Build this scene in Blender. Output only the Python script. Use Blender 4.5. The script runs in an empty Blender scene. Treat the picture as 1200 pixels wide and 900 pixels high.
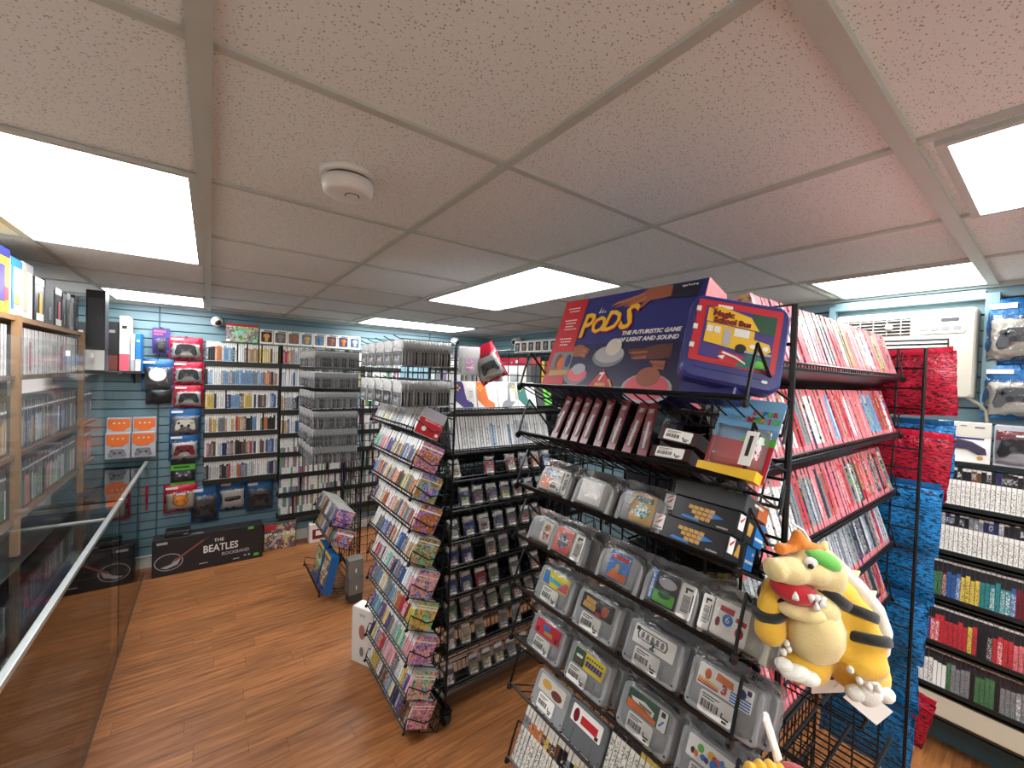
import bpy, math, random
from mathutils import Vector, Matrix
RND = random.Random(11)
SC = bpy.context.scene
COL = SC.collection
PI = math.pi
D2R = math.radians
CH = 2.315                                   # ceiling height

# ------------------------------------------------------------------ node materials
class NT:
    def __init__(s, name):
        s.m = bpy.data.materials.new(name); s.m.use_nodes = True
        s.t = s.m.node_tree; s.t.nodes.clear()
    def n(s, typ, out=0, props=None, **inp):
        nd = s.t.nodes.new('ShaderNode' + typ)
        for k, v in (props or {}).items(): setattr(nd, k, v)
        for k, v in inp.items():
            key = int(k[1:]) if k[0] == '_' and k[1:].isdigit() else k.replace('_', ' ')
            sock = nd.inputs[key]
            if isinstance(v, bpy.types.NodeSocket): s.t.links.new(v, sock)
            elif isinstance(v, (tuple, list)) and len(v) == 3 and sock.type == 'RGBA': sock.default_value = (*v, 1)
            else: sock.default_value = v
        s.last = nd
        return nd.outputs[out]
    def mth(s, op, a, b=0.0, c=0.0): return s.n('Math', props={'operation': op}, _0=a, _1=b, _2=c)
    def mix(s, f, a, b, mode='MIX'):
        nd = s.t.nodes.new('ShaderNodeMix'); nd.data_type = 'RGBA'; nd.blend_type = mode
        for i, v in ((0, f), (6, a), (7, b)):
            if isinstance(v, bpy.types.NodeSocket): s.t.links.new(v, nd.inputs[i])
            elif i: nd.inputs[i].default_value = (*v[:3], 1)
            else: nd.inputs[i].default_value = v
        return nd.outputs[2]
    def ramp(s, f, stops, interp='LINEAR'):
        o = s.n('ValToRGB', Fac=f); r = s.last.color_ramp; r.interpolation = interp
        while len(r.elements) < len(stops): r.elements.new(0.5)
        for e, (p, c) in zip(r.elements, stops): e.position = p; e.color = (*c, 1)
        return o
    def coord(s, which='Object'): return s.n('TexCoord', {'Generated': 0, 'Normal': 1, 'UV': 2, 'Object': 3}[which])
    def sep(s, v):
        s.n('SeparateXYZ', Vector=v); return s.last.outputs[0], s.last.outputs[1], s.last.outputs[2]
    def comb(s, x, y, z): return s.n('CombineXYZ', X=x, Y=y, Z=z)
    def rnd(s): return s.n('ObjectInfo', 5)
    def ocol(s): return s.n('ObjectInfo', 1)
    def noise(s, v, scale, detail=2.0, rough=0.5, out=0): return s.n('TexNoise', out, Vector=v, Scale=scale, Detail=detail, Roughness=rough)
    def bump(s, h, strength=0.3, dist=0.002): return s.n('Bump', Height=h, Strength=strength, Distance=dist)
    def out(s, sh):
        o = s.t.nodes.new('ShaderNodeOutputMaterial'); s.t.links.new(sh, o.inputs[0]); return s.m
    def pbr(s, col, rough=0.5, metal=0.0, normal=None, **kw):
        a = {'Base_Color': col, 'Roughness': rough, 'Metallic': metal}
        if normal is not None: a['Normal'] = normal
        a.update(kw)
        return s.out(s.n('BsdfPrincipled', **a))

def srgb(r, g, b):
    f = lambda c: (c / 255 / 12.92) if c <= 10 else ((c / 255 + .055) / 1.055) ** 2.4
    return (f(r), f(g), f(b))

_pl = {}
def plain(name, rgb, rough=0.5, metal=0.0, grain=0.0):
    if name in _pl: return _pl[name]
    t = NT(name); c = srgb(*rgb)
    v = t.noise(t.coord(), 35.0, 3.0)
    g = 0.06 if grain == 0 else grain
    col = t.mix(t.mth('MULTIPLY', v, g * 2), c, tuple(x * 0.6 for x in c))
    _pl[name] = t.pbr(col, rough, metal)
    return _pl[name]

def m_floor():
    t = NT('wood_laminate'); x, y, z = t.sep(t.coord())
    row = t.mth('FLOOR', t.mth('DIVIDE', y, 0.095))
    wn = t.n('TexWhiteNoise', 0, {'noise_dimensions': '1D'}, W=row)
    px = t.mth('ADD', t.mth('DIVIDE', x, 0.85), t.mth('MULTIPLY', wn, 7.3))
    cell = t.comb(t.mth('FLOOR', px), row, 0.0)
    pr = t.n('TexWhiteNoise', 0, {'noise_dimensions': '3D'}, Vector=cell)
    sv = t.comb(t.mth('ADD', t.mth('MULTIPLY', x, 1.6), t.mth('MULTIPLY', pr, 31.0)), t.mth('MULTIPLY', y, 22.0), 0.0)
    g1 = t.noise(sv, 2.2, 5.0, 0.6)
    g2 = t.noise(t.comb(t.mth('MULTIPLY', x, 4.0), t.mth('MULTIPLY', y, 140.0), pr), 1.0, 3.0, 0.6)
    f = t.mth('ADD', t.mth('MULTIPLY', g1, 0.75), t.mth('MULTIPLY', g2, 0.25))
    col = t.ramp(f, [(0.28, srgb(92, 51, 28)), (0.45, srgb(140, 87, 48)), (0.58, srgb(168, 109, 62)), (0.75, srgb(188, 132, 82))])
    tint = t.mth('ADD', 0.82, t.mth('MULTIPLY', pr, 0.32))
    col = t.mix(1.0, col, t.comb(tint, tint, tint), 'MULTIPLY')
    fy = t.mth('FRACT', t.mth('DIVIDE', y, 0.095)); fx = t.mth('FRACT', px)
    seam = t.mth('MAXIMUM', t.mth('LESS_THAN', fy, 0.02), t.mth('LESS_THAN', fx, 0.003))
    col = t.mix(t.mth('MULTIPLY', seam, 0.55), col, srgb(52, 28, 17))
    return t.pbr(col, t.mth('ADD', 0.34, t.mth('MULTIPLY', g2, 0.15)), 0.0, t.bump(g2, 0.06, 0.001))

def m_ceiling():
    t = NT('acoustic_tile'); c = t.coord()
    v = t.n('TexVoronoi', 0, {'feature': 'F1'}, Vector=t.n('Mapping', Vector=c, Scale=(130.0, 170.0, 1.0), Rotation=(0, 0, 0.5)), Scale=1.0, Randomness=1.0)
    big = t.mth('LESS_THAN', v, t.mth('MULTIPLY', t.noise(c, 95.0, 1.0), 0.44))
    v2 = t.n('TexVoronoi', 0, Vector=c, Scale=520.0, Randomness=1.0)
    sm = t.mth('LESS_THAN', v2, 0.22)
    d = t.mth('MAXIMUM', t.mth('MULTIPLY', big, 0.62), t.mth('MULTIPLY', sm, 0.28))
    col = t.mix(d, srgb(240, 247, 248), srgb(112, 108, 104))
    return t.pbr(col, 0.95, 0.0, t.bump(t.mth('MULTIPLY', d, -1.0), 0.4, 0.002))

def m_slat():
    t = NT('slatwall_blue'); c = t.coord()
    n = t.noise(t.n('Mapping', Vector=c, Scale=(1.0, 1.0, 6.0)), 9.0, 3.0)
    return t.pbr(t.mix(n, srgb(120, 150, 159), srgb(108, 138, 148)), 0.42)

def m_emit(name, col, strength):
    t = NT(name); return t.out(t.n('Emission', Color=col, Strength=strength))

def m_clear(name, tint=(1, 1, 1), refl=1.0, rough=0.02, crumple=0.0, haze=0.0, ior=1.45, cs=38.0):
    """thin pane / film: straight-through transmission plus a fresnel reflection"""
    t = NT(name)
    kw = {}
    nrm = None
    if crumple:
        nz = t.noise(t.coord(), cs, 3.0, 0.6)
        nrm = t.bump(nz, crumple, 0.01 if cs > 20 else 0.03)
        kw['Normal'] = nrm
    fr = t.n('Fresnel', IOR=ior, **kw)
    fr = t.mth('MINIMUM', t.mth('MULTIPLY', fr, refl), 0.95)
    tr = t.n('BsdfTransparent', Color=tint)
    if haze:
        df = t.n('BsdfDiffuse', Color=(0.93, 0.93, 0.91))
        tr = t.n('MixShader', _0=haze, _1=tr, _2=df)
    gl = t.n('BsdfAnisotropic', Color=(1, 1, 1), Roughness=rough, **kw)
    return t.out(t.n('MixShader', _0=fr, _1=tr, _2=gl))

def text_flecks(t, x, z, r, sx, sz, thr):
    """marks the size of small print, random per object"""
    v = t.comb(t.mth('MULTIPLY', x, sx), t.mth('MULTIPLY', r, 91.0), t.mth('MULTIPLY', z, sz))
    return t.mth('GREATER_THAN', t.noise(v, 1.0, 1.0), thr)

def band(t, z, a, b):
    return t.mth('MULTIPLY', t.mth('GREATER_THAN', z, a), t.mth('LESS_THAN', z, b))

def m_spine(name, H, paper, lo, hi, top=None, topband=None, rough=0.3, prn=None):
    """spine of a media case: paper colour, a printed field in the object's colour between lo..hi of its height, small print"""
    t = NT(name); x, y, z0 = t.sep(t.coord()); z = t.mth('DIVIDE', z0, H); r = t.rnd(); oc = t.ocol()
    fld = band(t, z, lo, t.mth('ADD', hi - 0.12, t.mth('MULTIPLY', r, 0.14)))
    col = t.mix(fld, srgb(*paper), oc)
    tx = text_flecks(t, x, z0, r, 260.0, 330.0, 0.56)
    mid = band(t, z, lo + 0.06, hi - 0.14)
    inv = t.mix(t.mth('GREATER_THAN', t.mth('FRACT', t.mth('MULTIPLY', r, 7.7)), 0.35), srgb(236, 236, 236), srgb(20, 20, 24))
    col = t.mix(t.mth('MULTIPLY', t.mth('MULTIPLY', tx, mid), 0.85), col, inv)
    if top is not None: col = t.mix(band(t, z, topband[0], topband[1]), col, srgb(*top))
    if prn:
        col = t.mix(t.mth('MULTIPLY', t.mth('MULTIPLY', tx, band(t, z, prn[0], prn[1])), 0.8), col, srgb(52, 52, 58))
    ax = t.mth('ABSOLUTE', x)
    edge = t.mth('GREATER_THAN', ax, 0.0062)
    col = t.mix(t.mth('MULTIPLY', edge, 0.45), col, srgb(70, 70, 74))
    return t.pbr(col, rough)

def m_art(name, H, W, rough=0.28, dark=0.0):
    """abstract printed cover: random coloured shapes with a title strip, different for each object"""
    t = NT(name); c = t.coord(); x, y, z = t.sep(c); r = t.rnd(); oc = t.ocol()
    off = t.comb(t.mth('MULTIPLY', r, 57.0), t.mth('MULTIPLY', r, 13.0), t.mth('MULTIPLY', r, 31.0))
    p = t.n('VectorMath', props={'operation': 'ADD'}, _0=c, _1=off)
    s = 2.2 / max(H, W)
    n1 = t.noise(p, s * 1.3, 2.0); n2 = t.noise(p, s * 2.6, 3.0)
    hue = t.mth('FRACT', t.mth('ADD', t.mth('MULTIPLY', r, 5.0), t.mth('MULTIPLY', n1, 1.6)))
    nc = t.n('CombineColor', props={'mode': 'HSV'}, Red=hue, Green=t.mth('MULTIPLY', n2, 1.15), Blue=t.mth('MINIMUM', t.mth('MULTIPLY', n2, 1.1 - dark), 0.9))
    blob = t.mth('GREATER_THAN', n1, 0.50)
    col = t.mix(blob, oc, nc)
    n3 = t.noise(p, s * 5.0, 3.0, 0.6)
    col = t.mix(t.mth('GREATER_THAN', n3, 0.57), col, t.mix(0.75, nc, srgb(24, 22, 26)))
    col = t.mix(t.mth('LESS_THAN', n3, 0.40), col, t.mix(0.6, oc, srgb(236, 226, 204)))
    zz = t.mth('DIVIDE', z, H)
    tx = text_flecks(t, x, z, r, 1.6 / W * 8, 1.0 / H * 12, 0.52)
    col = t.mix(t.mth('MULTIPLY', tx, band(t, zz, 0.72, 0.90)), col, srgb(246, 240, 225))
    return t.pbr(col, rough)

def m_foil(name, rgb, stripes=False):
    t = NT(name); c = t.coord(); x, y, z = t.sep(c)
    n = t.noise(c, 26.0, 4.0, 0.65)
    col = srgb(*rgb)
    if stripes:
        w = t.noise(t.n('Mapping', Vector=c, Scale=(55.0, 55.0, 210.0), Rotation=(0.0, 0.35, 0.0)), 1.0, 2.0, 0.7)
        col = t.mix(t.mth('GREATER_THAN', w, 0.52), col, tuple(v * 0.16 for v in col))
    else:
        col = t.mix(t.mth('MULTIPLY', n, 0.5), col, tuple(v * 0.45 for v in col))
    return t.pbr(col, 0.3, 0.25, t.bump(n, 0.55, 0.012))

def m_plush(name, rgb):
    t = NT(name); c = t.coord(); n = t.noise(c, 420.0, 3.0, 0.7); n2 = t.noise(c, 40.0, 2.0)
    b = srgb(*rgb); col = t.mix(n2, b, tuple(v * 0.78 for v in b))
    return t.pbr(col, 0.95, 0.0, t.bump(n, 0.5, 0.003), Sheen_Weight=0.35)

M = {}
def build_materials():
    M['floor'] = m_floor(); M['ceil'] = m_ceiling(); M['slat'] = m_slat()
    M['groove'] = plain('groove_dark', (62, 88, 97), 0.6)
    M['tee'] = plain('ceiling_tee_white', (196, 202, 196), 0.5)
    M['wallpaint'] = plain('wall_paint_white', (226, 224, 218), 0.6)
    M['white_paint'] = plain('white_paint', (226, 224, 216), 0.5)
    M['emit'] = m_emit('light_diffuser', (0.97, 0.985, 1.0), 10.0)
    M['black_metal'] = plain('black_coated_wire', (17, 17, 18), 0.35, 0.3)
    M['black_plastic'] = plain('black_plastic', (20, 20, 22), 0.35)
    M['grey_plastic'] = plain('grey_plastic', (128, 130, 133), 0.45)
    M['dark_grey'] = plain('dark_grey_plastic', (62, 63, 66), 0.5)
    M['white_plastic'] = plain('white_plastic', (232, 231, 226), 0.4)
    M['cream_plastic'] = plain('cream_plastic', (210, 205, 190), 0.45)
    M['alu'] = plain('brushed_aluminium', (206, 212, 210), 0.28, 0.7)
    M['glass'] = m_clear('case_glass', (0.92, 0.96, 0.94), 1.0, 0.0)
    M['acrylic'] = m_clear('acrylic_sheet', (0.95, 0.96, 0.96), 0.13, 0.04, 0.0, 0.02)
    M['film'] = m_clear('clear_bag_film', (0.985, 0.985, 0.985), 0.75, 0.07, 0.55, 0.012)
    M['bagfilm'] = m_clear('bag_window_film', (0.97, 0.97, 0.97), 1.6, 0.10, 1.0, 0.02, 1.45, 15.0)
    M['frost'] = m_clear('cloudy_bag_film', (0.95, 0.95, 0.95), 1.1, 0.15, 0.8, 0.42)
    M['board'] = plain('pine_board', (150, 114, 76), 0.55, 0, 0.25)
    M['dark_board'] = plain('dark_board', (40, 36, 34), 0.6)
    M['black_shelf'] = plain('black_shelf_board', (22, 27, 26), 0.4)
    M['paper'] = plain('white_paper', (246, 244, 238), 0.6)
    M['ink'] = plain('black_ink', (18, 18, 18), 0.6)
    M['cart_grey'] = plain('cartridge_grey', (152, 154, 156), 0.5)
    M['cart_light'] = plain('cartridge_light_grey', (162, 163, 160), 0.5)
    M['red'] = plain('print_red', (196, 38, 50), 0.4)
    M['navy'] = plain('print_navy', (42, 48, 118), 0.35)
    M['navy_plastic'] = plain('navy_plastic', (48, 52, 122), 0.35)
    M['yellow'] = plain('print_yellow', (236, 190, 44), 0.4)
    M['orange'] = plain('print_orange', (226, 112, 44), 0.4)
    M['gold'] = plain('print_gold', (206, 158, 78), 0.4)
    M['blue'] = plain('print_blue', (32, 120, 200), 0.4)
    M['green'] = plain('print_green', (96, 190, 60), 0.4)
    M['dkgreen'] = plain('print_dark_green', (36, 82, 62), 0.4)
    M['pink'] = plain('print_pink', (226, 92, 110), 0.4)
    M['skin'] = plain('print_hand', (158, 92, 66), 0.4)
    M['skin_dark'] = plain('print_hand_dark', (104, 56, 48), 0.4)
    M['silver'] = plain('print_silver', (178, 178, 184), 0.3)
    M['teal'] = plain('print_teal', (36, 104, 96), 0.4)
    M['purple'] = plain('print_purple', (70, 54, 130), 0.4)
    M['maroon'] = plain('print_maroon', (122, 26, 34), 0.3)
    M['foil_red'] = m_foil('red_foil', (206, 26, 60)); M['foil_blue'] = m_foil('blue_foil', (22, 98, 158))
    M['foil_red_back'] = m_foil('red_foil_back', (178, 22, 52), True); M['foil_blue_back'] = m_foil('blue_foil_back', (26, 130, 200), True)
    M['spine_white'] = m_spine('white_case_spine', 0.19, (232, 232, 226), 0.08, 0.80)
    M['spine_dark'] = m_spine('dark_case_spine', 0.19, (44, 46, 50), 0.06, 0.76, (226, 226, 226), (0.90, 0.955))
    M['spine_ds'] = m_spine('small_case_spine', 0.126, (234, 234, 230), 0.04, 0.70)
    M['spine_ps'] = m_spine('black_top_spine', 0.19, (40, 40, 44), 0.03, 0.74, (222, 222, 220), (0.91, 0.965))
    M['spine_psw'] = m_spine('white_spine_black_top', 0.19, (226, 222, 214), 0.70, 1.04, None, None, 0.3, (0.12, 0.60))
    M['spine_red'] = m_spine('red_case_spine', 0.17, (222, 118, 124), 0.12, 0.95)
    M['spine_long'] = m_spine('long_case_spine', 0.15, (226, 222, 212), 0.60, 0.86, (236, 234, 228), (0.90, 1.1), 0.3, (0.06, 0.54))
    M['red_back'] = m_art('red_back_cover', 0.17, 0.105); M['spine_jewel'] = m_spine('jewel_case_spine', 0.126, (190, 186, 176), 0.05, 0.95)
    M['art'] = m_art('cover_art', 0.12, 0.12); M['art_big'] = m_art('cover_art_large', 0.19, 0.13)
    M['art_lab'] = m_art('label_art', 0.05, 0.09); M['art_gb'] = m_art('small_label_art', 0.04, 0.045, 0.28, 0.35)
    M['pl_yellow'] = m_plush('plush_yellow', (240, 188, 56)); M['pl_cream'] = m_plush('plush_cream', (234, 212, 150))
    M['pl_orange'] = m_plush('plush_orange', (238, 136, 40)); M['pl_green'] = m_plush('plush_green', (104, 190, 74))
    M['pl_white'] = m_plush('plush_white', (238, 236, 226)); M['pl_black'] = m_plush('plush_black', (28, 27, 26)); M['pl_red'] = m_plush('plush_red', (196, 24, 36))

# ------------------------------------------------------------------ mesh builder
class MB:
    def __init__(s): s.v = []; s.f = []; s.mi = []
    def add(s, vs, fs, m=0, X=None):
        b = len(s.v)
        s.v += [tuple(X @ Vector(p)) for p in vs] if X is not None else [tuple(p) for p in vs]
        s.f += [tuple(i + b for i in f) for f in fs]; s.mi += [m] * len(fs); return s
    def box(s, c, d, m=0, X=None, mm=None):
        x, y, z = c; a, b, e = d[0] / 2, d[1] / 2, d[2] / 2
        vs = [(x + i * a, y + j * b, z + k * e) for i in (-1, 1) for j in (-1, 1) for k in (-1, 1)]
        fs = [(0, 1, 3, 2), (4, 6, 7, 5), (0, 4, 5, 1), (2, 3, 7, 6), (0, 2, 6, 4), (1, 5, 7, 3)]
        b0 = len(s.f); s.add(vs, fs, m, X)
        if mm:                                  # mm: face key -> material index; keys x- x+ y- y+ z- z+
            for k, q in mm.items(): s.mi[b0 + ('x-', 'x+', 'y-', 'y+', 'z-', 'z+').index(k)] = q
        return s
    def tube(s, p, q, r=0.003, n=5, m=0, X=None):
        return s.path([p, q], r, n, m, X)
    def path(s, pts, r=0.003, n=5, m=0, X=None, close=False):
        pts = [Vector(p) for p in pts]; N = len(pts); vs = []; fs = []
        rr = r if isinstance(r, (list, tuple)) else [r] * N
        up = None
        for i, p in enumerate(pts):
            a = pts[i - 1] if (i > 0 or close) else p
            b = pts[(i + 1) % N] if (i < N - 1 or close) else p
            t = (b - a)
            if t.length < 1e-9: t = Vector((0, 0, 1))
            t.normalize()
            if up is None or abs(up.dot(t)) > 0.95:
                up = Vector((0, 0, 1)) if abs(t.z) < 0.9 else Vector((1, 0, 0))
            e1 = t.cross(up).normalized(); e2 = e1.cross(t); up = e2
            for k in range(n):
                w = 2 * PI * k / n; vs.append(p + (e1 * math.cos(w) + e2 * math.sin(w)) * rr[i])
        for i in range(N if close else N - 1):
            j = (i + 1) % N
            for k in range(n):
                fs.append((i * n + k, i * n + (k + 1) % n, j * n + (k + 1) % n, j * n + k))
        if not close:
            fs.append(tuple(range(n))[::-1]); fs.append(tuple((N - 1) * n + k for k in range(n)))
        return s.add(vs, fs, m, X)
    def prism(s, o2, y0, y1, m=0, X=None, side=None, ch=0.0):
        """outline (x, z) extruded from y0 (front, towards -y) to y1; ch: chamfered front edge"""
        n = len(o2); vs = []; fs = []
        cx = sum(p[0] for p in o2) / n; cz = sum(p[1] for p in o2) / n
        rings = []
        if ch:
            sc = []
            for (x, z) in o2:
                dx, dz = x - cx, z - cz; L = math.hypot(dx, dz) or 1
                k = max(0, 1 - ch / L); sc.append((cx + dx * k, cz + dz * k))
            rings = [(sc, y0), (o2, y0 + ch), (o2, y1)]
        else: rings = [(o2, y0), (o2, y1)]
        for ol, y in rings: vs += [(x, y, z) for x, z in ol]
        b0 = len(s.f)
        fs.append(tuple(range(n)))
        for q in range(len(rings) - 1):
            for k in range(n):
                a = q * n + k; b = q * n + (k + 1) % n
                fs.append((a, a + n, b + n, b))
        fs.append(tuple(range((len(rings) - 1) * n, len(rings) * n))[::-1])
        s.add(vs, fs, m, X)
        if side is not None:
            for k in range(b0 + 1, len(s.f)): s.mi[k] = side
        return s
    def lathe(s, prof, n=20, m=0, X=None):
        vs = []; fs = []
        for r, z in prof:
            for k in range(n):
                w = 2 * PI * k / n; vs.append((r * math.cos(w), r * math.sin(w), z))
        for i in range(len(prof) - 1):
            for k in range(n):
                fs.append((i * n + k, i * n + (k + 1) % n, (i + 1) * n + (k + 1) % n, (i + 1) * n + k))
        fs.append(tuple(range(n))[::-1]); fs.append(tuple((len(prof) - 1) * n + k for k in range(n)))
        return s.add(vs, fs, m, X)
    def ball(s, c, r, m=0, n=14, X=None, R=None):
        if not isinstance(r, (tuple, list)): r = (r, r, r)
        vs = []; fs = []; k2 = n // 2
        for i in range(k2 + 1):
            th = PI * i / k2
            for k in range(n):
                w = 2 * PI * k / n
                p = Vector((r[0] * math.sin(th) * math.cos(w), r[1] * math.sin(th) * math.sin(w), r[2] * math.cos(th)))
                if R is not None: p = R @ p
                vs.append(p + Vector(c))
        for i in range(k2):
            for k in range(n):
                fs.append((i * n + k, (i + 1) * n + k, (i + 1) * n + (k + 1) % n, i * n + (k + 1) % n))
        return s.add(vs, fs, m, X)
    def pillow(s, w, h, d, m=0, X=None, nx=8, nz=8, seed=0, jag=0.0, z0=0.0, x0=0.0, y0=0.0, p=2.2):
        """a filled flat bag: thin at its seams, full in the middle; base at z0, front towards -y"""
        rn = random.Random(seed); vs = []; fs = []
        for side in (-1, 1):
            for j in range(nz + 1):
                for i in range(nx + 1):
                    u = i / nx * 2 - 1; v = j / nz * 2 - 1
                    t = max(0, (1 - abs(u) ** p)) ** 0.55 * max(0, (1 - abs(v) ** p)) ** 0.55
                    e = jag * (rn.random() - 0.5)
                    vs.append((x0 + u * w / 2 + e * (0.3 if abs(u) == 1 or abs(v) == 1 else 1), y0 + side * (d / 2 * t) + e, z0 + (v + 1) / 2 * h + e))
        N = (nx + 1) * (nz + 1)
        for q in (0, 1):
            for j in range(nz):
                for i in range(nx):
                    a = q * N + j * (nx + 1) + i
                    f = (a, a + 1, a + nx + 2, a + nx + 1)
                    fs.append(f if q == 0 else f[::-1])
        return s.add(vs, fs, m, X)
    def mesh(s, name, mats):
        me = bpy.data.meshes.new(name); me.from_pydata(s.v, [], s.f)
        for m in mats: me.materials.append(M[m] if isinstance(m, str) else m)
        me.polygons.foreach_set('material_index', s.mi); me.update(); return me
    def build(s, name, mats, parent=None, X=None, smooth=False, color=None, bevel=0.0):
        if not isinstance(mats, (list, tuple)): mats = [mats]
        me = s.mesh(name, mats)
        if smooth: me.polygons.foreach_set('use_smooth', [True] * len(me.polygons))
        o = bpy.data.objects.new(name, me); COL.objects.link(o)
        if parent is not None: o.parent = parent
        if X is not None: o.matrix_local = X
        if color is not None: o.color = (*color, 1)
        if bevel:
            b = o.modifiers.new('edge', 'BEVEL'); b.width = bevel; b.segments = 2; b.limit_method = 'ANGLE'
        return o

def rrect(w, h, r, n=4, x0=0.0, z0=0.0):
    """rounded rectangle outline, centre x0, base z0"""
    pts = []
    for cx, cz, a in ((w / 2 - r, r, -90), (w / 2 - r, h - r, 0), (-w / 2 + r, h - r, 90), (-w / 2 + r, r, 180)):
        for k in range(n + 1):
            t = D2R(a + 90 * k / n); pts.append((x0 + cx + r * math.cos(t), z0 + cz + r * math.sin(t)))
    return pts

def tag(o, label=None, cat=None, group=None, kind=None):
    for k, v in (('label', label), ('category', cat), ('group', group), ('kind', kind)):
        if v: o[k] = v
    return o
def empty(name, X, label, cat, group=None):
    o = bpy.data.objects.new(name, None); COL.objects.link(o); o.matrix_world = X; o.empty_display_size = 0.05
    return tag(o, label, cat, group)
def struct(mb, name, mats, X=None): return tag(mb.build(name, mats, None, X), kind='structure')

def kids(o): return [c for c in o.children]
def copy_tree(o, parent=None):
    c = o.copy(); COL.objects.link(c)
    if parent is not None:
        c.parent = parent; c.matrix_parent_inverse = o.matrix_parent_inverse.copy()
    for ch in KIDS.get(o.name, []): copy_tree(ch, c)
    return c
KIDS = {}
class Proto:
    """one finished thing; put() moves the original first, then copies it with its parts"""
    def __init__(s, root):
        s.root = root; s.used = False
        def rec(o):
            KIDS[o.name] = list(o.children)
            for c in o.children: rec(c)
        rec(root)
    def put(s, X, label, cat, group=None, color=None, part_color=None):
        o = s.root if not s.used else copy_tree(s.root)
        s.used = True
        o.matrix_world = X
        for k in ('label', 'category', 'group'):
            if k in o: del o[k]
        tag(o, label, cat, group)
        if color is not None: o.color = (*color, 1)
        if part_color is not None:
            for c in o.children:
                c.color = (*part_color, 1)
        return o

def T(x, y, z): return Matrix.Translation((x, y, z))
def RX(a): return Matrix.Rotation(D2R(a), 4, 'X')
def RY(a): return Matrix.Rotation(D2R(a), 4, 'Y')
def RZ(a): return Matrix.Rotation(D2R(a), 4, 'Z')
def frame(o, facing, tilt=0.0):
    """shelf frame: x along the shelf, y to its back, z up, leaning back by tilt degrees. facing: the wall or rack side it looks to"""
    rz = {'-x': -90, '-y': 0, '+x': 90, '+y': 180}[facing]
    return T(*o) @ RZ(rz) @ RX(-tilt)

def text(parent, s, size, X, mat, name='lettering', shear=0.0, bold=0.0, align='CENTER', squeeze=1.0, depth=0.0004):
    cu = bpy.data.curves.new(name, 'FONT'); cu.body = s; cu.size = size; cu.shear = shear; cu.offset = bold
    cu.align_x = align; cu.align_y = 'CENTER'; cu.extrude = depth; cu.resolution_u = 2
    tmp = bpy.data.objects.new('lettering_curve', cu); me = bpy.data.meshes.new_from_object(tmp)
    bpy.data.objects.remove(tmp); bpy.data.curves.remove(cu)
    me.materials.clear(); me.materials.append(M[mat])
    o = bpy.data.objects.new(name, me); COL.objects.link(o); o.parent = parent
    o.matrix_local = X @ RX(90) @ Matrix.Diagonal((squeeze, 1, 1, 1))
    return o

_ONES = 'zeroth first second third fourth fifth sixth seventh eighth ninth tenth eleventh twelfth thirteenth fourteenth fifteenth sixteenth seventeenth eighteenth nineteenth'.split()
_TENS = 'x x twenty thirty forty fifty sixty seventy eighty ninety'.split()
def nth(i):
    if i < 20: return _ONES[i]
    if i >= 100: return 'hundred-and-' + nth(i - 100) if i > 100 else 'hundredth'
    t, u = divmod(i, 10)
    return (_TENS[t][:-1] + 'ieth') if u == 0 else _TENS[t] + '-' + _ONES[u]

PAL = {'blue': (52, 90, 148), 'sky blue': (116, 156, 190), 'red': (192, 52, 60), 'yellow': (212, 184, 84), 'orange': (196, 118, 66), 'green': (72, 120, 80),
       'purple': (98, 78, 136), 'black': (30, 30, 34), 'grey': (128, 130, 134), 'white': (226, 226, 222), 'brown': (104, 70, 48), 'pink': (230, 164, 172),
       'teal': (46, 128, 132), 'silver': (176, 180, 186), 'maroon': (112, 30, 40), 'cream': (226, 210, 170), 'navy': (36, 44, 92), 'tan': (178, 146, 104), 'mint': (110, 190, 160), 'coral': (226, 118, 124)}
def pick(names):
    n = RND.choice(names); return n, srgb(*PAL[n])
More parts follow.
